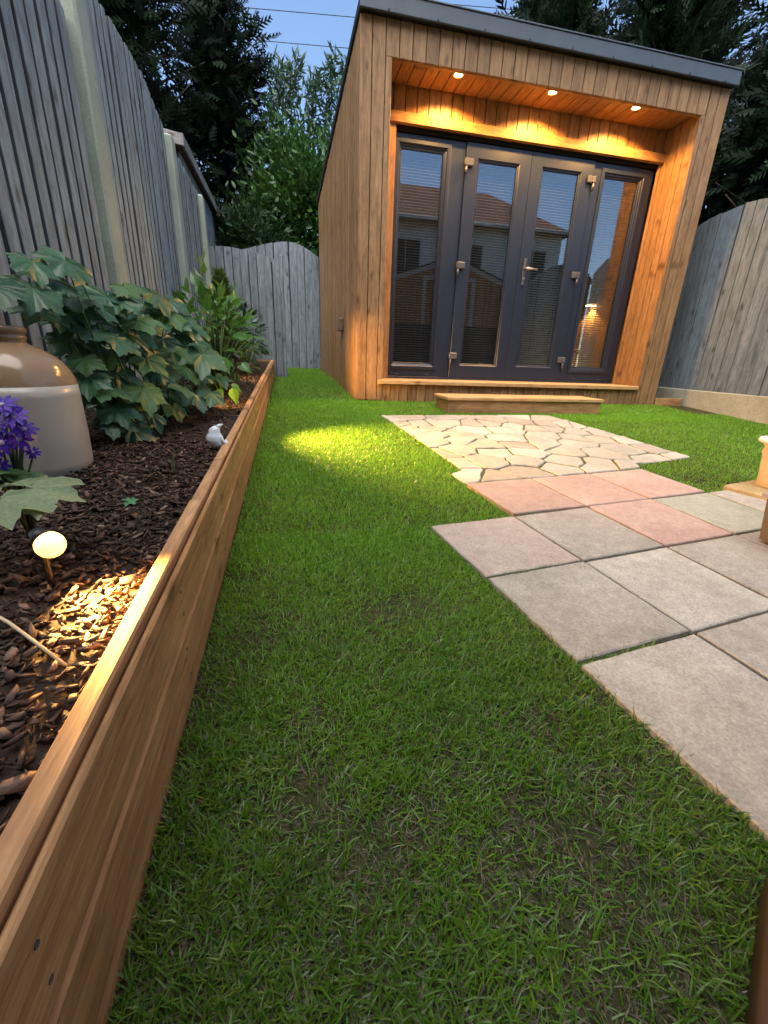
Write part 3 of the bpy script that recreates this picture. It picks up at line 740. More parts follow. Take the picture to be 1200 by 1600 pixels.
def spray_proto():
    """a flat cypress spray: axis with alternate thin drooping leaflets"""
    V, T = [], []
    def strip(a, b, w):
        a, b = np.array(a), np.array(b); d = b - a; nrm = np.array([-d[1], d[0], 0]); nrm = nrm / (np.linalg.norm(nrm) + 1e-9) * w
        k = len(V); V.extend([a - nrm, a + nrm, (a + b) / 2 + nrm * 1.1, b, (a + b) / 2 - nrm * 1.1]); T.extend([(k, k + 1, k + 2), (k, k + 2, k + 4), (k + 4, k + 2, k + 3)])
    strip((0, 0, 0), (1, 0, -.12), .022)
    for i in range(7):
        x = .12 + i * .12; s = 1 if i % 2 else -1; l = .42 * (1 - .65 * x) 
        strip((x, 0, -.12 * x * x), (x + l * .75, s * l * .75, -.12 * x - .10 * l), .030)
        strip((x + .05, 0, -.12 * x * x), (x + .05 + l * .6, -s * l * .55, -.12 * x - .06 * l), .026)
    return np.array(V), np.array(T)
def leaf_proto():
    V = np.array([(0, 0, 0), (.35, .2, .05), (.75, .15, .02), (1, 0, -.08), (.75, -.15, .02), (.35, -.2, .05), (.4, 0, -.01), (.75, 0, -.03)])
    T = np.array([(0, 6, 1), (1, 6, 7), (1, 7, 2), (2, 7, 3), (0, 5, 6), (5, 7, 6), (5, 4, 7), (4, 3, 7)])
    return V, T
def thin_leaf_proto():
    V = np.array([(0, 0, 0), (.3, .10, .02), (.7, .08, 0), (1, 0, -.12), (.7, -.08, 0), (.3, -.10, .02)])
    T = np.array([(0, 1, 5), (1, 2, 5), (2, 4, 5), (2, 3, 4)])
    return V, T
M_conifer = leafm('conifer_foliage', None, None, .6, .2, True, .15)
M_laurel = leafm('laurel_foliage', None, None, .4, .4, True, .25)
M_bark = plain('tree_bark', (.07, .05, .038), .9, .1, var=.4, nscale=25, bd=.01)
SPRAY, LEAF, THIN = spray_proto(), leaf_proto(), thin_leaf_proto()

def trunk(root, base, top, r0, r1, limbs, spread):
    base, top = Vector(base), Vector(top)
    pts = [base.lerp(top, t / 6) + Vector((random.uniform(-.05, .05), random.uniform(-.05, .05), 0)) for t in range(7)]
    V, F = tube(pts, [r0 + (r1 - r0) * t / 6 for t in range(7)], 9)
    for k in range(limbs):
        t = .2 + .75 * k / max(1, limbs); p = base.lerp(top, t); a = random.uniform(0, 6.28); l = spread * (1.05 - t * .7)
        e = p + Vector((math.cos(a) * l, math.sin(a) * l, l * .35)); m = p.lerp(e, .5) + Vector((0, 0, -.08 * l))
        v2, f2 = tube([p, m, e], [r0 * .35 * (1.1 - t), r0 * .22 * (1.1 - t), .008], 6); b = len(V)
        V += v2; F += [tuple(i + b for i in f) for f in f2]
    return mk('trunk', V, F, M_bark, root, None, True)

def conifer(x, y, h, rad, label, n=7500, sz=.32, droop=-.15, dark=1.0, tip=.25, group='conifers behind the garden'):
    z0 = gz(y); root = empty('conifer_tree', (x, y, z0), label, 'tree', group)
    trunk(root, (x, y, z0), (x, y, z0 + h * .97), .13, .02, 26, rad)
    # boughs: points clustered round many bough tips so that the outline is ragged
    nb = 150; tb = RNG.random(nb) ** .8; ab = RNG.uniform(0, 2 * np.pi, nb)
    prof = lambda t: rad * np.clip((1.03 - t) ** .55, .05, 1) * (0.55 + .45 * np.clip(t * 6, 0, 1))
    rb = prof(tb) * RNG.uniform(.62, 1.12, nb)
    bp = np.stack([x + np.cos(ab) * rb, y + np.sin(ab) * rb, z0 + .25 + tb * h * .97], 1)
    idx = RNG.integers(0, nb, n); f = RNG.random(n) ** .55
    ax = np.stack([np.full(n, x), np.full(n, y), bp[idx, 2] - rb[idx] * .25], 1)
    p = ax + (bp[idx] - ax) * f[:, None] + RNG.normal(0, .16, (n, 3)) * (.4 + f)[:, None] * (rad / 1.6)
    out = bp[idx] - ax; out /= np.linalg.norm(out, axis=1, keepdims=True) + 1e-6
    d = out + RNG.normal(0, .45, (n, 3)); d[:, 2] += droop + RNG.normal(0, .2, n)
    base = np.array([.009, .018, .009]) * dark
    c = base * RNG.uniform(.6, 1.5, (n, 1)); lit = RNG.random(n) < tip; c[lit] *= np.array([1.7, 1.8, 1.3])  # lighter tone on randomly picked sprays
    link('crown', crown_mesh('crown', p, d, sz * RNG.uniform(.6, 1.3, n), SPRAY, c, M_conifer), root)
    return root
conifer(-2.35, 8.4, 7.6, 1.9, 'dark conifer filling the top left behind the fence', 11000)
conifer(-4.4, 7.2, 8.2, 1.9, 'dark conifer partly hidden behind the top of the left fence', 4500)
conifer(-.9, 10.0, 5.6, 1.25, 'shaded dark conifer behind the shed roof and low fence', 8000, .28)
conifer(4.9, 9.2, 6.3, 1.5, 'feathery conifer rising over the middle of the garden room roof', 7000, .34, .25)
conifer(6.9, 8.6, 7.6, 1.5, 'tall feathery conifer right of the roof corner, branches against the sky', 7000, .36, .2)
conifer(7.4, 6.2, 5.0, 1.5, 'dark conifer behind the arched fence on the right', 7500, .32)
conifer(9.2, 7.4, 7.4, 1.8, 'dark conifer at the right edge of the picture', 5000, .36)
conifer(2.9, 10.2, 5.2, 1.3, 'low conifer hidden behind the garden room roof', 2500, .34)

def bush(name, c, r, n, sz, base, label, cat='bush', lit=.3, proto=None, mat=None, shell=.55, stems=7):
    x, y, z = c; z0 = gz(y); root = empty(name, (x, y, z0), label, cat)
    V, F = [], []
    for k in range(stems):
        a = random.uniform(0, 6.28); e = Vector((x + math.cos(a) * r[0] * .6, y + math.sin(a) * r[1] * .6, z + r[2] * random.uniform(.1, .6)))
        v2, f2 = tube([(x + .1 * math.cos(a), y + .1 * math.sin(a), z0), Vector((x, y, z0)).lerp(e, .55) + Vector((0, 0, .15 * r[2])), e], [.03, .022, .006], 6); b = len(V); V += v2; F += [tuple(i + b for i in f) for f in f2]
    mk('stems', V, F, M_bark, root, None, True)
    nb = 60; u = RNG.normal(size=(nb, 3)); u /= np.linalg.norm(u, axis=1, keepdims=True); bc = u * RNG.uniform(.55, 1, (nb, 1))
    idx = RNG.integers(0, nb, n); p = bc[idx] * RNG.uniform(shell, 1.05, (n, 1)) + RNG.normal(0, .13, (n, 3))
    d = p / (np.linalg.norm(p, axis=1, keepdims=True) + 1e-6) + RNG.normal(0, .6, (n, 3)); d[:, 2] += .1
    P = np.array([x, y, z]) + p * np.array(r); P[:, 2] = np.maximum(P[:, 2], z0 + .05)
    cc = np.array(base) * RNG.uniform(.65, 1.4, (n, 1)); l = RNG.random(n) < lit; cc[l] *= np.array([1.6, 1.5, 1.1])  # lighter tone on randomly picked leaves
    link('crown', crown_mesh('crown', P, d, sz * RNG.uniform(.6, 1.3, n), proto or LEAF, cc, mat or M_laurel), root)
    return root
bush('laurel_bush', (.55, 8.9, 2.7), (1.25, .9, 1.75), 17000, .115, (.034, .088, .018), 'bright green leafy laurel above the far fence beside the garden room')
bush('laurel_bush', (-.55, 8.3, 1.9), (.9, .7, 1.3), 9000, .115, (.022, .055, .016), 'darker green bush directly behind the low fence', lit=.15)
# slender sprigs above the laurel
for k, (sx, sy, sh) in enumerate(((-.02, 9.3, 5.05), (.22, 9.4, 5.25), (.55, 9.3, 5.0), (.82, 9.35, 5.35), (1.05, 9.3, 5.25))):
    root = empty('willow_sprig', (sx, sy, gz(sy)), ['leftmost thin leafy shoot against the sky above the laurel', 'second thin leafy shoot from the left above the laurel', 'middle thin leafy shoot above the laurel, the shortest one', 'tall thin leafy shoot second from the garden room roof edge', 'thin leafy shoot closest to the garden room roof edge'][k], 'shoot', 'thin leafy shoots against the sky')
    V, F = tube([(sx, sy, gz(sy)), (sx + .05, sy, 3), (sx - .03, sy, 4.2), (sx + .12, sy, sh)], [.03, .02, .012, .004], 6); mk('stem', V, F, M_bark, root, None, True)
    n = 420; t = RNG.random(n) ** .7; zz = 3.6 + t * (sh - 3.6)
    p = np.stack([sx + np.interp(zz, [3, 4.2, sh], [.05, -.03, .12]) + RNG.normal(0, .13, n) * (1.15 - t * .75), sy + RNG.normal(0, .12, n), zz + RNG.normal(0, .03, n)], 1)
    d = RNG.normal(0, .7, (n, 3)); d[:, 2] += .5
    cc = np.array([.05, .095, .045]) * RNG.uniform(.6, 1.4, (n, 1))
    link('leaves', crown_mesh('leaves', p, d, .17 * RNG.uniform(.6, 1.2, n), THIN, cc, M_laurel), root)

# neighbouring shed behind the left fence
sh = empty('neighbour_shed', (-1.9, 7.2, gz(7)), 'weathered grey shed with a shallow roof edge showing above the far left fence', 'shed')
V = [(-1.03, 5.75, .3), (-1.03, 8.65, .3), (-2.9, 8.65, .3), (-2.9, 5.75, .3)]
mk('wall', *quad_prism(V, lambda y: 2.585), M_dark, sh)
for k in range(24):
    abox('wall_board', (-1.028, 5.76 + k * .12, .35), (-1.01, 5.76 + k * .12 + .114, 2.58), M_fence, sh, .002, 'z')
V = [(-.96, 5.64, 2.60), (-.96, 8.76, 2.60), (-3.0, 8.76, 2.86), (-3.0, 5.64, 2.86)]
mk('roof', V + [(a, b, c + .07) for a, b, c in V], [(0, 1, 2, 3), (7, 6, 5, 4), (0, 4, 5, 1), (1, 5, 6, 2), (2, 6, 7, 3), (3, 7, 4, 0)], plain('brown_roofing_felt', (.10, .07, .065), .85, .2, var=.3, nscale=14, bd=.003), sh)
M_verge = wood('pale_weathered_verge', (.16, .15, .14), (.27, .26, .25), (.36, .35, .34), .8, vary=.1)
abox('eaves_board', (-.958, 5.62, 2.585), (-.938, 8.77, 2.69), M_verge, sh, .003, 'y')
plank('gable_board', (-1.96, 5.627, 2.765), 2.03, .10, .02, (-2.04, 0, .26), (0, 0, 1), M_verge, sh)

# ------------------------------------------------------------------ plants in the raised bed
def lobed_leaf(seed, lobes=5, n=50):
    """lobed, toothed leaf in the local xy plane, stalk at origin, tip along +x, unit width about 1"""
    r = random.Random(seed); V = [(0, 0, 0)]; ring = []
    angs = [i / n * 2 * math.pi - math.pi for i in range(n)]
    la = [0, .95, -.95, 1.9, -1.9]; lr = [.60, .56, .56, .46, .46]
    la = [a + r.uniform(-.08, .08) for a in la]; lr = [v * r.uniform(.92, 1.08) for v in lr]
    for i, a in enumerate(angs):
        rad = .20 if abs(a) < 2.75 else .06
        for A, L in zip(la, lr):
            d = abs((a - A + math.pi) % (2 * math.pi) - math.pi)
            rad = max(rad, L * (1 - .55 * (d / .62) ** 1.1) if d < .62 else 0, .42 * (1 - (abs(a) / 2.95) ** 4))
        rad *= 1 + (.055 if i % 2 else -.055)
        ring.append((a, rad))
    def pt(a, rad, f):
        x, y = math.cos(a) * rad * f, math.sin(a) * rad * f
        vein = min(abs((a - A + math.pi) % (2 * math.pi) - math.pi) for A in la)
        z = .035 * math.cos(min(vein, .5) / .5 * math.pi) * -1 * f * .6 - .28 * (rad * f) ** 2 + .02 * math.sin(9 * a + seed) * f
        return (x, y, z)
    for f in (.45, .8, 1.0):
        for a, rad in ring: V.append(pt(a, rad, f))
    F = [(0, 1 + i, 1 + (i + 1) % n) for i in range(n)]
    for k in range(2):
        for i in range(n):
            j = (i + 1) % n; F.append((1 + k * n + i, 1 + (k + 1) * n + i, 1 + (k + 1) * n + j, 1 + k * n + j))
    return V, F
def vein_leaf_mat(name, a, b, vein, rough=.5, spec=.35, trans=.2):
    m = leafm(name, a, b, rough, spec, False, trans)
    return m
M_lobed = [leafm('lobed_leaf_teal', (.040, .112, .046), (.070, .175, .070), .38, .45), leafm('lobed_leaf_green', (.06, .15, .035), (.09, .20, .05), .5, .4)]
M_lobed_pale = leafm('lobed_leaf_pale', (.20, .27, .14), (.25, .32, .17), .55, .3)
LOBED = {}
def lobed_mesh(v, mat):
    if (v, mat.name) not in LOBED:
        V, F = lobed_leaf(v); LOBED[(v, mat.name)] = meshd('lobed_leaf', V, F, mat, False)
    return LOBED[(v, mat.name)]
leaves = [(-0.603, 1.353, 0.828, 0.091), (-0.571, 1.421, 0.85, 0.099), (-0.564, 1.509, 0.853, 0.094), (-0.623, 1.248, 0.766, 0.1), (-0.598, 1.295, 0.759, 0.116), (-0.591, 1.412, 0.806, 0.094), (-0.593, 1.51, 0.77, 0.121), (-0.561, 1.572, 0.765, 0.125), (-0.54, 1.639, 0.801, 0.094), (-0.49, 1.667, 0.826, 0.083), (-0.478, 1.769, 0.819, 0.1), (-0.5, 1.63, 0.781, 0.087), (-0.435, 1.802, 0.809, 0.126), (-0.466, 1.662, 0.725, 0.111), (-0.43, 1.805, 0.76, 0.126), (-0.42, 1.997, 0.76, 0.139), (-0.39, 2.047, 0.731, 0.134), (-0.421, 1.99, 0.816, 0.111), (-0.57, 1.511, 0.683, 0.082), (-0.507, 1.538, 0.665, 0.121), (-0.348, 1.991, 0.613, 0.164), (-0.424, 1.861, 0.635, 0.104), (-0.393, 1.94, 0.563, 0.101), (-0.56, 1.484, 0.532, 0.14), (-0.532, 1.58, 0.553, 0.119), (-0.46, 1.568, 0.503, 0.122), (-0.521, 1.498, 0.454, 0.103), (-0.48, 1.626, 0.421, 0.093), (-0.492, 1.553, 0.389, 0.106), (-0.386, 1.799, 0.503, 0.106), (-0.365, 1.909, 0.46, 0.119), (-0.32, 1.946, 0.467, 0.101), (-0.433, 1.822, 0.423, 0.096), (-0.316, 2.174, 0.527, 0.119), (-0.437, 1.823, 0.674, 0.095), (-0.454, 1.684, 0.601, 0.106), (-0.64, 1.456, 0.829, 0.088), (-0.534, 1.742, 0.614, 0.099), (-0.62, 1.629, 0.734, 0.095), (-0.586, 1.714, 0.726, 0.111), (-0.628, 1.51, 0.725, 0.089), (-0.63, 1.458, 0.74, 0.097), (-0.534, 1.811, 0.751, 0.103), (-0.389, 2.14, 0.668, 0.118), (-0.46, 1.816, 0.552, 0.114), (-0.567, 1.582, 0.615, 0.091), (-0.443, 1.974, 0.367, 0.083), (-0.582, 1.467, 0.601, 0.086), (-0.62, 1.34, 0.724, 0.091), (-0.516, 1.882, 0.783, 0.106), (-0.365, 2.109, 0.54, 0.102), (-0.63, 1.524, 0.875, 0.068), (-0.491, 1.857, 0.66, 0.104), (-0.431, 2.006, 0.684, 0.097), (-0.587, 1.645, 0.49, 0.095), (-0.519, 1.647, 0.525, 0.094)]
rl = random.Random(5)
for _ in range(46):                      # leaves deeper inside the clump
    y = rl.uniform(1.35, 2.25); x = -.645 + .9 * (rl.random() ** 1.6) * (.14 + .10 * (y - 1.3)); leaves.append((x, y + .1, rl.uniform(.42, .80), rl.uniform(.09, .13)))
mallow = empty('lobed_leaf_plant', (-.5, 1.75, soilz(-.5, 1.75)), 'large bushy plant with lobed blue green leaves behind the stoneware jar', 'plant')
stemV, stemF = [], []
for k, (x, y, z, s) in enumerate(leaves):
    m = M_lobed[1] if k in (9, 10, 13, 35, 21) or rl.random() < .07 else M_lobed[0]
    # leaf blade leans outwards to the lawn and the light, tip hanging
    az = rl.gauss(-.75, .55); tip = Vector((math.cos(az), math.sin(az), rl.uniform(-.95, -.25))).normalized()
    nrm = Vector((.45 + rl.uniform(-.3, .3), -.5 + rl.uniform(-.3, .3), .75))
    side = nrm.cross(tip).normalized(); nrm2 = tip.cross(side)
    M4 = Matrix((tip, side, nrm2)).transposed().to_4x4(); M4.translation = Vector((x, y, z)) - tip * s * .25
    o = link('leaf', lobed_mesh(rl.randrange(6), m), mallow, M4 @ Matrix.Scale(s * 1.32, 4))
    if rl.random() < .4:
        b = Vector((-.52 + rl.uniform(-.08, .08), 1.75 + (y - 1.75) * .55, soilz(-.52, y) - .01)); e = M4.translation
        v2, f2 = tube([b, b.lerp(e, .6) + Vector((-.02, 0, .06)), e], [.003, .0022, .0014], 5); q = len(stemV); stemV += v2; stemF += [tuple(i + q for i in f) for f in f2]
mk('stems', stemV, stemF, leafm('stem_green', (.05, .09, .03), (.05, .09, .03), .6, .2, False, 0), mallow, None, True)

def ovate_leaf():
    V = []; nseg = 6
    prof = [0, .20, .27, .25, .16, .07, 0]
    for i in range(7):
        x = i / 6; w = prof[i]; z = -.22 * x * x
        V += [(x, w, z + .06 * w * 2), (x, 0, z - .01), (x, -w, z + .06 * w * 2)]
    F = []
    for i in range(6):
        a = i * 3; F += [(a, a + 3, a + 4, a + 1), (a + 1, a + 4, a + 5, a + 2)]
    return V, F
M_gloss = leafm('glossy_leaf', (.05, .14, .03), (.10, .24, .045), .28, .5)
M_gloss_d = leafm('dark_glossy_leaf', (.018, .05, .025), (.035, .09, .035), .28, .5)
def leafy_shrub(name, c, r, n, s, mat, label, seed, upright=.10):
    rq = random.Random(seed); V, F = ovate_leaf(); me = meshd('ovate_leaf', V, F, mat, False)
    root = empty(name, (c[0], c[1], soilz(c[0], c[1])), label, 'shrub'); SV, SF = [], []
    for k in range(n):
        u = Vector((rq.gauss(0, 1), rq.gauss(0, 1), rq.gauss(.25, 1))).normalized(); f = rq.uniform(.55, 1.02)
        p = Vector((c[0] + u.x * r[0] * f, c[1] + u.y * r[1] * f, c[2] + u.z * r[2] * f))
        p.x = min(max(p.x, lf(p.y) + .03), bx(p.y) + .03)
        if p.x > -.36 and min(abs(p.y - 2.60), abs(p.y - 3.22)) < .17 and p.z < soilz(-.27, p.y) + .30: continue
        d = (u + Vector((rq.gauss(0, .4), rq.gauss(0, .4), upright + rq.gauss(0, .35)))).normalized()
        sd = d.cross(Vector((rq.gauss(0, .4), rq.gauss(0, .4), 1))).normalized(); nn = sd.cross(d) * -1
        if nn.z < 0: sd, nn = -sd, -nn
        m4 = Matrix((d, sd, d.cross(sd))).transposed().to_4x4(); m4.translation = p
        link('leaf', me, root, m4 @ Matrix.Scale(s * rq.uniform(.7, 1.25), 4))
        if k % 4 == 0:
            b = Vector((c[0], c[1], soilz(c[0], c[1]))); v2, f2 = tube([b, b.lerp(p, .6) + Vector((0, 0, .05)), p], [.005, .004, .002], 5); q = len(SV); SV += v2; SF += [tuple(i + q for i in f) for f in f2]
    mk('stems', SV, SF, bpy.data.materials['stem_green'], root, None, True)
    return root
leafy_shrub('hydrangea_shrub', (-.38, 2.62, .67), (.22, .55, .30), 299, .078, M_gloss, 'bright green glossy leaved shrub in the middle of the raised bed', 11)
leafy_shrub('evergreen_shrub', (-.34, 3.75, .75), (.17, .34, .22), 150, .075, M_gloss_d, 'small dark green glossy shrub at the far end of the raised bed', 12)
# upright pale shoot and a dwarf conifer behind the shrub
dw = empty('dwarf_conifer', (-.47, 3.75, soilz(-.47, 3.75)), 'small yellow green cone shaped conifer at the back of the raised bed', 'shrub')
V, F = tube([(-.47, 3.75, soilz(-.47, 3.75)), (-.47, 3.75, 1.12)], [.015, .004], 6); mk('trunk', V, F, M_bark, dw, None, True)
n = 1500; t = RNG.random(n); a = RNG.uniform(0, 6.283, n); rad = .15 * (1 - t) ** .8 * RNG.uniform(.5, 1.05, n)
p = np.stack([-.47 + np.cos(a) * rad, 3.75 + np.sin(a) * rad, .62 + t * .56], 1); d = np.stack([np.cos(a) * .6, np.sin(a) * .6, np.full(n, 1.0)], 1) + RNG.normal(0, .25, (n, 3))
link('crown', crown_mesh('crown', p, d, .06 * RNG.uniform(.6, 1.2, n), SPRAY, np.array([.10, .15, .035]) * RNG.uniform(.6, 1.4, (n, 1)), M_conifer), dw)
sp = empty('young_shoot', (-.50, 3.2, soilz(-.5, 3.2)), 'single upright shoot with fresh pale green leaves above the shrub', 'shoot')
V, F = tube([(-.5, 3.2, soilz(-.5, 3.2)), (-.505, 3.2, .9), (-.50, 3.2, 1.16)], [.006, .005, .003], 6); mk('stem', V, F, leafm('shoot_green', (.09, .16, .04), (.09, .16, .04), .5, .3, False, 0), sp, None, True)
V, F = ovate_leaf(); shl = meshd('shoot_leaf', V, F, leafm('fresh_leaf', (.16, .30, .06), (.22, .36, .08), .35, .4), False)
for k in range(14):
    z = .78 + .40 * (k / 13) ** .8; az = k * 2.4; d = Vector((math.cos(az), math.sin(az), .35 + .9 * (k / 13) ** 3)).normalized(); sd = d.cross(Vector((0, 0, 1))).normalized()
    m4 = Matrix((d, sd, d.cross(sd))).transposed().to_4x4(); m4.translation = (-.502, 3.2, z); link('leaf', shl, sp, m4 @ Matrix.Scale(.12 - .05 * (k / 13), 4))

# lone shoot, fallen leaf, stake
bl = empty('bulb_shoot', (-.315, 1.215, soilz(-.315, 1.215)), 'single pale green blade shooting up from the mulch', 'shoot')
V = []; F = []
for i in range(7):
    t = i / 6; w = .0052 * (1 - t * .9) * (.6 + t if t < .4 else 1); c = Vector((-.315 + .006 * t * t, 1.215, soilz(-.315, 1.215) - .005 + .088 * t)); V += [c + Vector((-w, 0, 0)), c + Vector((0, -.0015, 0)), c + Vector((w, 0, 0)), c + Vector((0, .0015, 0))]
for i in range(6):
    for k in range(4): F.append((i * 4 + k, i * 4 + (k + 1) % 4, i * 4 + 4 + (k + 1) % 4, i * 4 + 4 + k))
mk('blade', V, F, leafm('bulb_green', (.14, .20, .09), (.14, .20, .09), .5, .3), bl, None, True)
m4 = Matrix.Translation((-.365, 1.0, soilz(-.365, 1.0) + .014)) @ Euler((.15, -.1, .5)).to_matrix().to_4x4() @ Matrix.Scale(.042, 4)
tag(link('fallen_leaf', meshd('fallen_leaf', *lobed_leaf(9), leafm('bright_leaf', (.09, .24, .10), (.09, .24, .10), .5, .3)), None, m4), 'small bright green leaf lying on the dark mulch', 'leaf')
z0 = soilz(-.3, .5)
V, F = tube([(-.452, .605, z0 + .050), (-.36, .545, z0 + .030), (-.272, .476, z0 + .009)], [.0022, .0022, .002], 8)
tag(mk('garden_cane', V, F, plain('pale_cane', (.55, .45, .27), .5), None, None, True), 'thin straw coloured cane lying on the mulch at the left edge', 'cane')

# stoneware jar
def glaze(name, col, rough=.18, var=.06):
    m = plain(name, col, rough, .5, 0, var, 12, .0004, .3); return m
JX, JY = -.66, 1.25; JZ = .335
jar = empty('stoneware_jar', (JX, JY, JZ), 'large two tone stoneware jar, tan shoulder over cream body, in the raised bed', 'jar')
body = [(.094, 0), (.099, .004), (.1005, .03), (.1015, .10), (.101, .19), (.1, .215)]
shoulder = [(.1, .215), (.098, .229), (.092, .249), (.082, .268), (.067, .285), (.05, .297), (.040, .303), (.035, .307)]
neck = [(.035, .307), (.034, .312), (.0365, .316), (.0365, .3205), (.034, .3235), (.036, .327), (.0385, .331), (.0385, .338), (.036, .342), (.030, .343), (.026, .338), (.025, .318)]
mj = Matrix.Translation((JX, JY, JZ)) @ Matrix.Diagonal((1.30, 1.30, 1.03, 1))
mk('body', *lathe(body, 64), glaze('cream_glaze', (.42, .39, .32), .28), jar, mj, True)
mk('shoulder', *lathe(shoulder, 64, False), glaze('tan_glaze', (.31, .205, .11), .16, .12), jar, mj, True)
mk('neck', *lathe(neck, 48, False), glaze('tan_neck_glaze', (.22, .14, .075), .22, .1), jar, mj, True)
V, F = lathe([(.026, .326), (.022, .334), (.001, .335)], 24); mk('stopper', V, F, plain('cork', (.3, .2, .12), .8), jar, mj, True)

# flowering plant in front of the jar
fl = empty('flowering_plant', (-.47, .83, soilz(-.47, .83)), 'violet flowered plant with broad leaves in front of the stoneware jar', 'plant')
def petal():
    V = []; F = []
    for i in range(6):
        t = i / 5; w = (.02, .10, .17, .19, .15, .05)[i]; z = .10 * t - .22 * t * t; V += [(t, -w, z + .03), (t, 0, z), (t, w, z + .03)]
    for i in range(5): a = i * 3; F += [(a, a + 3, a + 4, a + 1), (a + 1, a + 4, a + 5, a + 2)]
    return V, F
M_pet = leafm('violet_petal', (.045, .010, .32), (.10, .02, .42), .45, .3, False, .3)
pm_ = meshd('petal', *petal(), M_pet, True); M_eye = plain('flower_eye', (.35, .30, .42), .7)
FLW = [(-.425, .78, .56, .027), (-.409, .775, .543, .025), (-.434, .77, .503, .027), (-.411, .775, .508, .026), (-.44, .78, .528, .025), (-.452, .775, .492, .026), (-.45, .775, .463, .022), (-.402, .785, .484, .014), (-.418, .782, .555, .024), (-.403, .778, .523, .024)]
rf_ = random.Random(8)
for (x, y, z, s) in [(a - .010, b, c, d * .74) for a, b, c, d in FLW]:
    nrm = Vector((rf_.uniform(-.2, .6), rf_.uniform(-1, -.3), rf_.uniform(.3, .9))).normalized(); tq = nrm.to_track_quat('Z', 'Y').to_matrix().to_4x4(); tq.translation = (x, y, z)
    V, F = lathe([(.16, -.05), (.22, .02), (.17, .10), (.01, .13)], 10); fo = mk('flower', [tuple(Vector(v) * s) for v in V], F, M_eye, fl, tq, True)
    for k in range(9): link('petal', pm_, fo, tq @ Matrix.Rotation(k * 2 * math.pi / 9 + rf_.uniform(-.1, .1), 4, 'Z') @ Matrix.Translation((.1 * s, 0, 0)) @ Matrix.Scale(s * rf_.uniform(.85, 1.1), 4))
    b = Vector((-.47, .83, soilz(-.47, .83))); v2, f2 = tube([b, b.lerp(Vector((x, y, z)), .6) + Vector((-.01, .01, .02)), Vector((x, y, z)) - nrm * .004], [.0025, .002, .0014], 6); mk('stalk', v2, f2, leafm('stalk', (.05, .07, .04), (.05, .07, .04), .6, .2, False, 0), fl, None, True)
for (x, y, z, s, az, tl, mt) in ((-.400, .735, .437, .125, -.1, -.10, M_lobed_pale), (-.425, .70, .432, .125, -1.0, -.14, M_lobed_pale), (-.44, .74, .44, .11, 2.4, .0, M_lobed_pale), (-.42, .79, .425, .085, .2, -.15, M_lobed[1]), (-.46, .78, .45, .10, 1.4, .1, M_lobed[1]), (-.455, .755, .455, .08, 3.0, .2, M_lobed[1])):
    tip = Vector((math.cos(az), math.sin(az), tl)).normalized(); side = Vector((.1, -.25, 1)).cross(tip).normalized(); nn = tip.cross(side)
    m4 = Matrix((tip, side, nn)).transposed().to_4x4(); m4.translation = (x, y, z); link('leaf', lobed_mesh(rf_.randrange(6), mt), fl, m4 @ Matrix.Scale(s, 4))
    b = Vector((-.47, .83, soilz(-.47, .83))); v2, f2 = tube([b, b.lerp(Vector((x, y, z)), .5) + Vector((0, 0, .02)), (x, y, z)], [.003, .0025, .002], 6); mk('stalk', v2, f2, leafm('stalk', (.05, .07, .04), (.05, .07, .04), .6, .2, False, 0), fl, None, True)

# white bird ornament
BX, BY = -.233, 1.46; BZ = soilz(BX, BY) + .006
bird = empty('bird_ornament', (BX, BY, BZ), 'small white ceramic bird ornament on the mulch beside the bed edge', 'ornament')
M_white = plain('white_ceramic', (.62, .68, .72), .35, .5, 0, .05)
V, F = [], []; nr, ns = 18, 20
for i in range(nr + 1):
    t = i / nr
    prof = [(0, .004), (.08, .016), (.2, .024), (.4, .0265), (.58, .024), (.70, .0185), (.80, .0168), (.90, .0145), (.97, .008), (1, .001)]
    rad = float(np.interp(t, [q[0] for q in prof], [q[1] for q in prof])); z = t * .078; ox = -.010 * math.sin(t * 2.6) + .006 * (t > .7) * 0
    for k in range(ns):
        a = 2 * math.pi * k / ns; V.append((ox + math.cos(a) * rad * 1.05, math.sin(a) * rad, .006 + z))
for i in range(nr):
    for k in range(ns): j = (k + 1) % ns; F.append((i * ns + k, i * ns + j, i * ns + ns + j, i * ns + ns + k))
F.append(tuple(range(ns))[::-1]); F.append(tuple(nr * ns + k for k in range(ns)))
mb = Matrix.Translation((BX, BY, BZ)) @ Matrix.Rotation(R(25), 4, 'Z')
body_o = mk('body', V, F, M_white, bird, mb, True)
V, F = tube([(-.019, 0, .066), (-.027, 0, .064), (-.033, 0, .061)], [.0055, .0035, .0006], 8); mk('beak', V, F, plain('beak_grey', (.12, .11, .10), .5), bird, mb, True)
V, F = tube([(.0, 0, .076), (.010, 0, .084), (.020, 0, .087)], [.009, .006, .001], 8); mk('crest', V, F, M_white, bird, mb, True)
V, F = tube([(.018, 0, .03), (.030, 0, .014), (.038, 0, .003)], [.012, .009, .003], 8); mk('tail', V, F, M_white, bird, mb, True)
for s in (-1, 1):
    V, F = lathe([(.003, 0), (.002, .0015), (.0003, .002)], 10); mk('eye', V, F, M_black, bird, mb @ Matrix.Translation((-.017, s * .0105, .068)) @ Euler((s * R(-75), R(-35), 0)).to_matrix().to_4x4())
    V, F = tube([(.002, s * .0235, .05), (.010, s * .023, .034), (.016, s * .017, .018)], [.003, .004, .001], 8); mk('wing', V, F, M_white, bird, mb, True)
    V, F = tube([(.0, s * .009, .010), (.002, s * .009, -.004)], .002, 6); mk('leg', V, F, M_black, bird, mb)

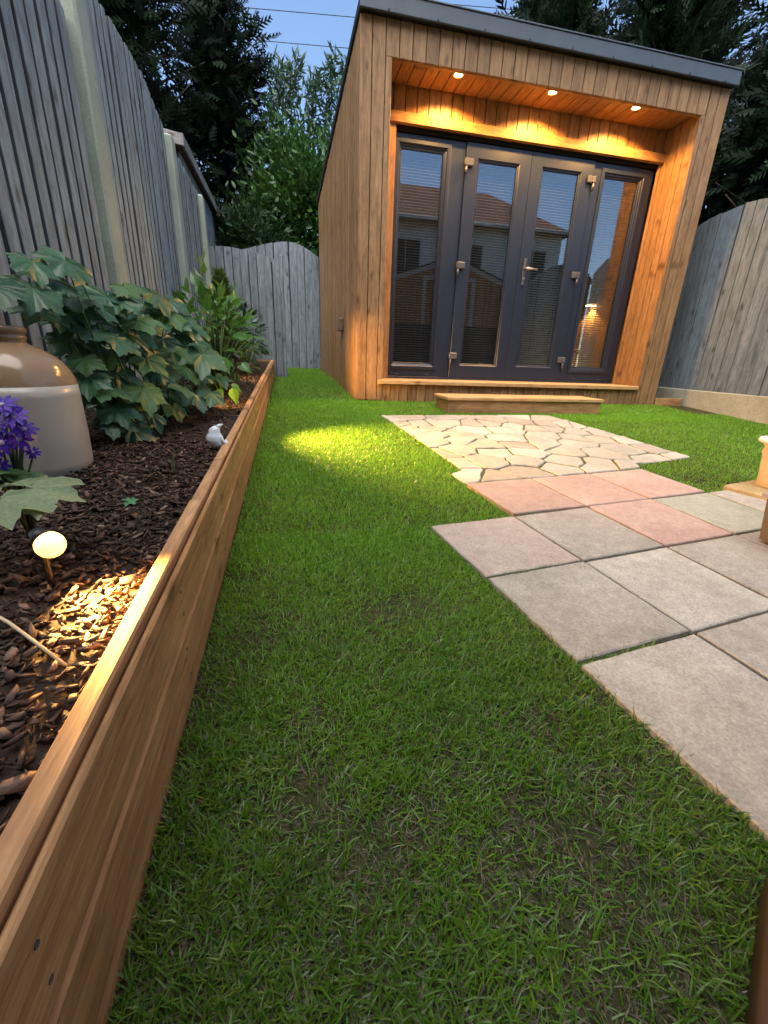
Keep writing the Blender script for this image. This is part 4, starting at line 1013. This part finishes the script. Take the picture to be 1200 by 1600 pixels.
# spike lights
M_lens = emit('lit_lens', (1, .46, .06), 1.7)
def spike_light(x, y, z, aim, label, energy, size, blend=.6, rad=.017, hood=0):
    d = (Vector(aim) - Vector((x, y, z))).normalized(); q = d.to_track_quat('Z', 'Y').to_matrix().to_4x4(); q.translation = (x, y, z)
    root = empty('spike_light', (x, y, soilz(x, y)), label, 'garden light', 'spike lights in the raised bed')
    if not hood:
        mk('housing', *lathe([(.004, -.032), (.009, -.030), (.0125, -.022), (.0140, -.0145), (.0130, -.0135)], 28), M_black, root, q, True)
        mk('lens', *lathe([(.0130, -.0135)] + [(.0195 * math.cos(a_), .0195 * math.sin(a_)) for a_ in [R(-38 + 12.8 * k_) for k_ in range(10)]] + [(.0004, .0195)], 32), M_lens, root, q, True)
    else:
        mk('housing', *lathe([(.005, -.05), (.013, -.047), (rad, -.036), (rad + .001, -.006), (rad + .002, 0), (rad + .002, .003 + hood), (rad + .0005, .003 + hood), (rad, 0)], 28), M_black, root, q, True)
        mk('lens', *lathe([(rad - .0005, .0005), (rad * .95, rad * .35), (rad * .75, rad * .7), (rad * .4, rad * .92), (.0005, rad)] if not hood else [(rad - .0005, .0005), (rad * .6, .002), (.0005, .0025)], 28), M_lens, root, q, True)
    p = Vector((x, y, z)) - d * .022
    V, F = tube([p + Vector((0, 0, -.012)), (p.x, p.y, soilz(x, y) + .01), (p.x, p.y, soilz(x, y) - .06)], [.005, .005, .001], 8); mk('spike', V, F, M_black, root)
    ld = bpy.data.lights.new('spike_beam', 'SPOT'); ld.energy = energy; ld.color = (1, .52, .14); ld.spot_size = size; ld.spot_blend = blend; ld.shadow_soft_size = .016
    lo = bpy.data.objects.new('spike_beam', ld); COL.objects.link(lo); lo.parent = root
    lm = (-d).to_track_quat('Z', 'Y').to_matrix().to_4x4(); lm.translation = Vector((x, y, z)) + d * (.024 if not hood else hood + .002)
    lo.matrix_local = Matrix.Translation(root.location).inverted() @ lm
    return root
spike_light(-.352, .655, .374, (-.225, .590, .275), 'glowing spike light in the mulch below the violet flowers', 26, R(112), 1.0)
spike_light(-.39, 2.18, soilz(-.39, 2.18) + .085, (-.20, 2.42, soilz(-.24, 2.4)), 'small spike light under the leaves in the middle of the bed', 2.2, R(100), rad=.015, hood=.02)
spike_light(-.35, 3.25, soilz(-.35, 3.25) + .080, (-.17, 3.60, soilz(-.2, 3.6)), 'small spike light under the shrubs towards the far end of the bed', 2.2, R(100), rad=.015, hood=.02)
spike_light(-.262, 2.60, soilz(-.262, 2.60) + .21, (.66, 2.28, .17), 'spike light at the bed edge throwing a yellow pool on the lawn', 150, R(80), 1.0, .015, .012)
spike_light(-.262, 3.22, soilz(-.262, 3.22) + .12, (.568, 3.80, .62), 'spike light farther along the bed edge aimed at the garden room corner', 45, R(46), .9, .015, .012)

# ------------------------------------------------------------------ pots and things on the right
M_terra = plain('beige_plastic_pot', (.46, .38, .29), .55, .3, 0, .1, 18, .0006)
M_brownpot = plain('brown_plastic_pot', (.13, .09, .07), .5, .35, 0, .12, 20)
tag(mk('stone_slab', *poly_prism([(1.945, 1.50), (2.02, 1.34), (2.40, 1.30), (2.46, 1.52), (2.30, 1.58)], lambda p: gz(p[1]) - .02, lambda p: gz(p[1]) + .038, .006), stone('sandy_stone', (.36, .27, .14), (.50, .42, .28), .2, 10, .002)), 'thick sandy stone slab under the beige pot at the right edge', 'stone')
def urn(x, y):
    z0 = gz(y) + .0385; root = empty('beige_pot', (x, y, z0), 'tall beige pot with pale rim standing on the sandy stone slab', 'pot')
    m = Matrix.Translation((x, y, z0)) @ Matrix.Diagonal((1, 1, .92, 1))
    mk('body', *lathe([(.088, 0), (.092, .004), (.098, .10), (.104, .15), (.110, .165), (.107, .185), (.105, .195), (.118, .212), (.110, .213)], 40), M_terra, root, m, True)
    mk('rim', *lathe([(.116, .2135), (.132, .216), (.136, .224), (.132, .236), (.118, .239), (.108, .234), (.104, .215)], 40, False), M_rim, root, m, True)
    mk('compost', *lathe([(.104, .218), (.05, .224), (.001, .225)], 24), M_soil, root, m, True)
    return root
urn(2.20, 1.44)
tr = empty('brown_pot', (1.75, .92, gz(.92) + .025), 'square brown plastic pot with lighter lip in front of the beige pot', 'pot')
def tapered(x0, x1, y0, y1, z0, z1, ins): return [(x0 + ins, y0 + ins, z0), (x1 - ins, y0 + ins, z0), (x1 - ins, y1 - ins, z0), (x0 + ins, y1 - ins, z0), (x0, y0, z1), (x1, y0, z1), (x1, y1, z1), (x0, y1, z1)], [(3, 2, 1, 0), (4, 5, 6, 7), (0, 1, 5, 4), (1, 2, 6, 5), (2, 3, 7, 6), (3, 0, 4, 7)]
zz = gz(.98) + .030
mk('body', *tapered(1.56, 1.95, .80, 1.05, zz, zz + .145, .012), M_brownpot, tr)
V, F = rect_frame(0, .415, 0, .27, .02, .02, .02, .02, 0, .016, .005)
mk('rim', [(1.5475 + v[0], .79 + v[2], zz + .162 - v[1]) for v in V], F, plain('brown_pot_lip', (.30, .27, .25), .45, .4), tr)
mk('compost', *tapered(1.57, 1.94, .81, 1.04, zz + .1455, zz + .150, 0.001), M_soil, tr)
# dark rounded thing at the lower right corner
ax = Vector((.138, .092)).normalized(); wv = Vector((ax.y, -ax.x))
dk = empty('dark_trough', (.5, .12, gz(.12)), 'dark brown rounded trough cropped by the lower right corner of the picture', 'trough')
def rounded(grow, z):
    c0, L_, W2, rr_ = Vector((.60, .2445)) - ax * .30 + wv * .070, .30, .16, .045
    P = []
    for cx, cy, a0 in ((L_ - rr_, W2 / 2 - rr_, 0), (rr_, W2 / 2 - rr_, 90), (rr_, -W2 / 2 + rr_, 180), (L_ - rr_, -W2 / 2 + rr_, 270)):
        for k in range(7):
            a = R(a0 + k * 15); q = c0 + ax * (cx + math.cos(a) * (rr_ + grow)) + wv * (cy + math.sin(a) * (rr_ + grow)); P.append((q.x, q.y, z))
    return P
def loft(rings):
    n = len(rings[0]); V = [p for r_ in rings for p in r_]
    return V, [(k * n + i, k * n + (i + 1) % n, k * n + n + (i + 1) % n, k * n + n + i) for k in range(len(rings) - 1) for i in range(n)] + [tuple(range(n)), tuple((len(rings) - 1) * n + i for i in range(n))]
g0 = gz(.14)
mk('body', *loft([rounded(g_, g0 + z_) for g_, z_ in ((-.012, -.01), (-.004, .004), (-.002, .05), (.004, .085), (.004, .096), (-.004, .102), (-.014, .100), (-.016, .085))]), plain('dark_brown_clay', (.028, .018, .014), .6, .3, 0, .2, 20), dk, None, True)
mk('compost', *loft([rounded(-.0165, g0 + .080), rounded(-.05, g0 + .088)]), M_soil, dk)

# ------------------------------------------------------------------ overhead wires
for k, (a, b, lab) in enumerate((((-30, 22, 10.15), (40, 22, 16.3), 'upper overhead wire crossing the sky left of the roof'), ((-30, 22, 9.5), (40, 22, 15.05), 'lower overhead wire crossing the sky behind the leafy shoots'), ((-30, 22, 10.55), (40, 22, 17.15), 'overhead wire crossing the sky above the garden room roof'))):
    pts = [Vector(a).lerp(Vector(b), t / 10) + Vector((0, 0, -.3 * (1 - (t / 5 - 1) ** 2) + .3 * .97)) for t in range(11)]
    V, F = tube(pts, .012, 6); tag(mk('overhead_wire', V, F, M_black), lab, 'wire', 'overhead wires')

# ------------------------------------------------------------------ mirrored house and shed, plus unseen houses added for shade
M_rend = plain('white_render', (.78, .75, .70), .85, .2, var=.08, nscale=8)
def tile_mat():
    m, nt, p = new_mat('brown_roof_tiles'); v = objvec(nt, (1, 1, 1), False)
    b = nd(nt, 'ShaderNodeTexBrick'); b.inputs['Scale'].default_value = 2.4; b.inputs['Color1'].default_value = (.30, .125, .075, 1); b.inputs['Color2'].default_value = (.21, .09, .055, 1); b.inputs['Mortar'].default_value = (.03, .02, .018, 1); b.inputs['Mortar Size'].default_value = .03
    sw = nd(nt, 'ShaderNodeMapping'); sw.inputs['Rotation'].default_value = (0, 0, 0); nt.links.new(v, sw.inputs[0]); nt.links.new(sw.outputs[0], b.inputs['Vector'])
    nt.links.new(b.outputs['Color'], p.inputs['Base Color']); p.inputs['Roughness'].default_value = .85; bump(nt, p, b.outputs['Fac'], .5, -.03)
    return m
M_shedwood = wood('warm_glow_shed_timber', (.42, .19, .07), (.58, .28, .11), (.68, .36, .16), .6, vary=.15)  # warm light falling on the shed is put into the board colour
hs = empty('house', (5.5, -9.5, gz(-9)), 'cream rendered house with brown tiled roof mirrored in the glazed doors', 'house')
HX0, HX1, HY0, HY1, HE, HR = 2.6, 9.9, -12.5, -7.0, 4.95, 6.6
abox('wall', (HX0 + .3, HY0 + .3, -1.2), (HX1 - .3, HY1 - .3, HE), M_rend, hs)
V = [(HX0, HY1, HE - .1), (HX1, HY1, HE - .1), (HX1, HY0, HE - .1), (HX0, HY0, HE - .1), (HX0, (HY0 + HY1) / 2, HR), (HX1 - 2.2, (HY0 + HY1) / 2, HR)]
mk('roof', V, [(0, 1, 5, 4), (2, 3, 4, 5), (1, 2, 5), (3, 0, 4), (3, 2, 1, 0)], tile_mat(), hs)
abox('gutter', (HX0, HY1 + .002, HE - .16), (HX1, HY1 + .11, HE - .05), M_rim, hs, .02)
for wx in (3.4, 5.6, 8.0):
    for wz in (.9, 3.2):
        w = abox('window', (wx, HY1 - .32, wz), (wx + 1.1, HY1 - .26, wz + 1.15), M_rim, hs, .01)
        for k in range(2): abox('pane', (wx + .06 + k * .5, HY1 - .259, wz + .06), (wx + .53 + k * .5, HY1 - .25, wz + 1.09), M_black, w, .003)
h3 = empty('house', (-.6, -1.6, gz(-1.6)), 'unseen brick house added close behind the camera to shade the near lawn', 'house')
abox('wall', (-5.0, -5.0, -.6), (1.6, -.9, 5.0), plain('brick_wall', (.22, .12, .085), .9, .1, var=.3, nscale=14), h3)  # unseen house, placed and sized to darken the near lawn
V = [(-5.3, -.65, 4.9), (1.9, -.65, 4.9), (1.9, -5.3, 4.9), (-5.3, -5.3, 4.9), (-5.3, -3.2, 6.4), (1.9, -3.2, 6.4)]
mk('roof', V, [(0, 1, 5, 4), (2, 3, 4, 5), (1, 2, 5), (3, 0, 4), (3, 2, 1, 0)], M_fascia, h3)
w = abox('window', (-1.6, -.92, .9), (.2, -.85, 2.1), M_rim, h3, .01)
abox('pane', (-1.5, -.849, 1.0), (.1, -.84, 2.0), M_black, w, .003)
h2 = empty('house', (-4.5, -11, gz(-9)), 'unseen second house added farther along behind the camera for shade', 'house')
abox('wall', (-9.0, -13.5, -1.2), (-.5, -8.5, 4.6), M_rend, h2)  # out of view, added to hold back sky light
V = [(-9.3, -8.2, 4.5), (-.2, -8.2, 4.5), (-.2, -13.8, 4.5), (-9.3, -13.8, 4.5), (-9.3, -11, 6.5), (-.2, -11, 6.5)]
mk('roof', V, [(0, 1, 5, 4), (2, 3, 4, 5), (1, 2, 5), (3, 0, 4), (3, 2, 1, 0)], tile_mat(), h2)
# timber shed with white trim
sd = empty('timber_shed', (3.6, -2.7, gz(-2)), 'timber shed, warm light coloured into its boards, with white trim mirrored in the glazed doors', 'shed')
SX0, SX1, SY = 2.45, 5.0, -2.0
pk = (SX0 + SX1) / 2
k = 0; x = SX0
def shtop(x): return 2.72 - abs(x - pk) / (SX1 - pk) * .42
while x < SX1 - .01:
    x1 = min(x + .118, SX1); V = [(x, SY - .02, -.2), (x1 - .008, SY - .02, -.2), (x1 - .008, SY, -.2), (x, SY, -.2)]
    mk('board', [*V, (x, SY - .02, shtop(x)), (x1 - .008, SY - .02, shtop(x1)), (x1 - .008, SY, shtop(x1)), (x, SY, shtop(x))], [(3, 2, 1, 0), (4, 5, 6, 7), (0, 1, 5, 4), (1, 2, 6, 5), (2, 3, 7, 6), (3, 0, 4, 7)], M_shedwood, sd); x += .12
mk('wall', [(SX0, SY - .03, -.3), (SX1, SY - .03, -.3), (SX1, SY - 2.2, -.3), (SX0, SY - 2.2, -.3), (SX0, SY - .03, 2.28), (SX1, SY - .03, 2.28), (SX1, SY - 2.2, 2.28), (SX0, SY - 2.2, 2.28)], [(3, 2, 1, 0), (4, 5, 6, 7), (0, 1, 5, 4), (1, 2, 6, 5), (2, 3, 7, 6), (3, 0, 4, 7)], M_dark, sd)
for s, (xa, xb) in ((1, (SX0 - .12, pk)), (-1, (SX1 + .12, pk))):
    za, zb2 = shtop(xa) + .03, 2.75
    plank('barge_board', ((xa + xb) / 2, SY + .022, (za + zb2) / 2), math.hypot(xb - xa, zb2 - za), .10, .025, (xb - xa, 0, zb2 - za), (0, 0, 1), M_rim, sd)
    plank('roof_panel', ((xa + xb) / 2, SY - 1.1, (za + zb2) / 2 + .06), math.hypot(xb - xa, zb2 - za) + .05, 2.3, .03, (xb - xa, 0, zb2 - za), (0, 1, 0), M_black, sd)
fd = empty('door_frame', (0, 0, 0)); fd.parent = sd; fd.location = Vector((3.0, SY, 0)) - Vector(sd.location); PM[fd.name] = Matrix.Translation((3.0, SY, 0))
abox('frame_upright', (3.05, SY + .001, -.1), (3.13, SY + .035, 2.32), M_rim, fd, .003, 'z'); abox('frame_upright', (4.22, SY + .001, -.1), (4.30, SY + .035, 2.32), M_rim, fd, .003, 'z'); abox('frame_head', (3.05, SY + .0015, 2.321), (4.30, SY + .036, 2.40), M_rim, fd, .003)
dfence = empty('dark_fence', (3.7, -1.5, gz(-1.5)), 'dark stained low fence in front of the timber shed, mirrored in the doors', 'fence')
for k in range(30): abox('board', (1.9 + k * .13, -1.5, -.2), (1.9 + k * .13 + .122, -1.48, 1.36), plain('dark_stain', (.03, .028, .028), .7) if k == 0 else bpy.data.materials['dark_stain'], dfence, .003, 'z')

# ------------------------------------------------------------------ lawn grass
def vnoise(P, scale, seed):
    r = np.random.default_rng(seed); g = r.random((64, 64)); q = P * scale; i = np.floor(q).astype(int); f = q - i; f = f * f * (3 - 2 * f)
    a = g[i[:, 0] % 64, i[:, 1] % 64]; b = g[(i[:, 0] + 1) % 64, i[:, 1] % 64]; c = g[i[:, 0] % 64, (i[:, 1] + 1) % 64]; d = g[(i[:, 0] + 1) % 64, (i[:, 1] + 1) % 64]
    return (a * (1 - f[:, 0]) + b * f[:, 0]) * (1 - f[:, 1]) + (c * (1 - f[:, 0]) + d * f[:, 0]) * f[:, 1]
def make_grass():
    zones = [(-.2, .9, -.02, .65, 95000), (-.2, .75, .65, 1.3, 80000), (-.2, 1.0, 1.3, 2.2, 48000), (-.2, .8, 2.2, 3.8, 32000), (-.2, .6, 3.8, 6.8, 15000), (.5, 3.7, 3.0, 3.8, 22000), (1.7, 4.0, .9, 3.3, 20000)]
    Ps = []
    for x0, x1, y0, y1, dens in zones:
        n = int((x1 - x0) * (y1 - y0) * dens); Ps.append(np.stack([RNG.uniform(x0, x1, n), RNG.uniform(y0, y1, n)], 1))
    P = np.concatenate(Ps)
    x, y = P[:, 0], P[:, 1]
    keep = (x > -.203 + .010 * y + .006) & (x < 3.985)
    cabin = (y > Yf - .012) & (x > XL - (y - Yf) * .0384 + .0)
    keep &= ~cabin
    keep &= ~((x > 1.225) & (x < 2.625) & (y > 3.255) & (y < 3.57))
    for q in slab_polys:
        c = sum(q, Vector((0, 0))) / 4; qq = [tuple(c + (p - c) * .965) for p in q]; keep &= ~pip(P, qq)
    incr = pip(P, crazy); P, keep, incr = P[keep], None, incr[keep]
    # in the paving only the joints hold grass, and not everywhere
    bad = np.zeros(len(P), bool)
    for sp_ in stone_polys:
        a = np.array(sp_); lo, hi = a.min(0), a.max(0); m = incr & (P[:, 0] > lo[0]) & (P[:, 0] < hi[0]) & (P[:, 1] > lo[1]) & (P[:, 1] < hi[1])
        ii = np.where(m)[0]
        if len(ii): bad[ii[pip(P[ii], sp_)]] = True
    jn = vnoise(P, 3.0, 5); bad |= incr & (jn < .42)
    P, incr = P[~bad], incr[~bad]
    # thin and bare patches
    x, y = P[:, 0], P[:, 1]
    dn = .55 * vnoise(P, 5, 1) + .45 * vnoise(P, 13, 2)
    near = np.clip((1.35 - y) / .9, 0, 1)
    prob = np.clip(1.15 - near * np.clip((.47 - dn) * 4.0, 0, .8), .05, 1)
    for bx_, by_, br in ((.20, .85, .10), (.30, .88, .07), (.02, .58, .06), (.42, .50, .05), (.36, .33, .06), (.0, .45, .07), (-.10, .80, .06), (-.12, 1.05, .05), (1.97, 1.66, .09), (.08, .35, .05)):
        prob *= 1 - .8 * np.exp(-((x - bx_) ** 2 * 1.0 + (y - by_) ** 2) / br ** 2)
    m = RNG.random(len(P)) < prob; P, incr, dn, near = P[m], incr[m], dn[m], near[m]; n = len(P); x, y = P[:, 0], P[:, 1]
    nt_ = 90000; PT = np.stack([RNG.uniform(-.2, .95, nt_), RNG.uniform(-.1, 1.5, nt_)], 1); kt = PT[:, 0] > -.203 + .010 * PT[:, 1] + .006
    for q in slab_polys: kt &= ~pip(PT, [tuple(p) for p in q])
    PT = PT[kt]; P = np.concatenate([P, PT]); thatch = np.concatenate([np.zeros(n, bool), np.ones(len(PT), bool)]); incr = np.concatenate([incr, np.zeros(len(PT), bool)])
    dn = np.concatenate([dn, np.ones(len(PT))]); near = np.concatenate([near, np.zeros(len(PT))]); n = len(P); x, y = P[:, 0], P[:, 1]
    L = RNG.normal(.019, .0065, n).clip(.008, .045); far = np.clip((y - 1.0) / 2, 0, 1)
    L *= 1 - .25 * far + .28 * np.clip((.95 - y) / .5, 0, 1); wd_near = 1 + .25 * np.clip((.95 - y) / .5, 0, 1); L[incr] *= .5
    wd = RNG.uniform(.0009, .0020, n) * (1 + .8 * far) * wd_near
    th = RNG.uniform(0, 2 * np.pi, n); lean = np.abs(RNG.normal(.75, .42, n)).clip(.05, 1.5) * (1 - .25 * far); curl = RNG.normal(.35, .35, n)
    straw = thatch | (RNG.random(n) < (.05 + .34 * near * np.clip(1.25 - dn, 0, 1))); lean[straw] = RNG.uniform(1.0, 1.5, straw.sum()); L[straw] *= .8; lean[thatch] = RNG.uniform(1.35, 1.56, thatch.sum()); wd[thatch] *= .7
    z = np.where(y < 5, S * y, S * 5 + .04 * (y - 5)) - .001
    dx, dy = np.cos(th), np.sin(th); sx, sy = -dy, dx
    l1, l2 = L * .5, L * .5; a1, a2 = lean, (lean + curl).clip(0, 1.62)
    mx, my, mz = x + dx * np.sin(a1) * l1, y + dy * np.sin(a1) * l1, z + np.cos(a1) * l1
    tx, ty, tz = mx + dx * np.sin(a2) * l2, my + dy * np.sin(a2) * l2, mz + np.cos(a2) * l2
    V = np.zeros((n, 5, 3)); w = wd / 2
    V[:, 0] = np.stack([x - sx * w, y - sy * w, z], 1); V[:, 1] = np.stack([x + sx * w, y + sy * w, z], 1)
    V[:, 2] = np.stack([mx + sx * w, my + sy * w, mz + w * .4], 1); V[:, 3] = np.stack([mx - sx * w, my - sy * w, mz], 1); V[:, 4] = np.stack([tx, ty, tz], 1)
    T = np.array([(0, 1, 2), (0, 2, 3), (3, 2, 4)]); T = (T[None] + (np.arange(n) * 5)[:, None, None]).reshape(-1, 3)
    # flat dead thatch between the living blades
    g1, g2 = np.array([.095, .265, .010]), np.array([.215, .455, .018]); mixv = RNG.random((n, 1)) * .7 + .3 * vnoise(P, 9, 4)[:, None]
    c = g1 * (1 - mixv) + g2 * mixv; shade_worn = (np.clip((1.25 - y) / 1.0, 0, 1) * (.55 + .6 * vnoise(P, 3.5, 8)))[:, None].clip(0, 1); c = c * (1 - .5 * shade_worn) + np.array([.012, .016, .008]) * shade_worn; ns_ = int(straw.sum()); c[straw] = np.array([[.20, .17, .085], [.13, .125, .055], [.26, .24, .15]])[RNG.integers(0, 3, ns_)] * RNG.uniform(.35, 1.0, (ns_, 1)) * np.where(thatch[straw], .85, 1)[:, None]  # foreground shade painted into near blades, together with dull worn turf
    pale = (~straw) & (RNG.random(n) < .04 + .08 * near); c[pale] = c[pale] * .5 + np.array([.13, .20, .09])
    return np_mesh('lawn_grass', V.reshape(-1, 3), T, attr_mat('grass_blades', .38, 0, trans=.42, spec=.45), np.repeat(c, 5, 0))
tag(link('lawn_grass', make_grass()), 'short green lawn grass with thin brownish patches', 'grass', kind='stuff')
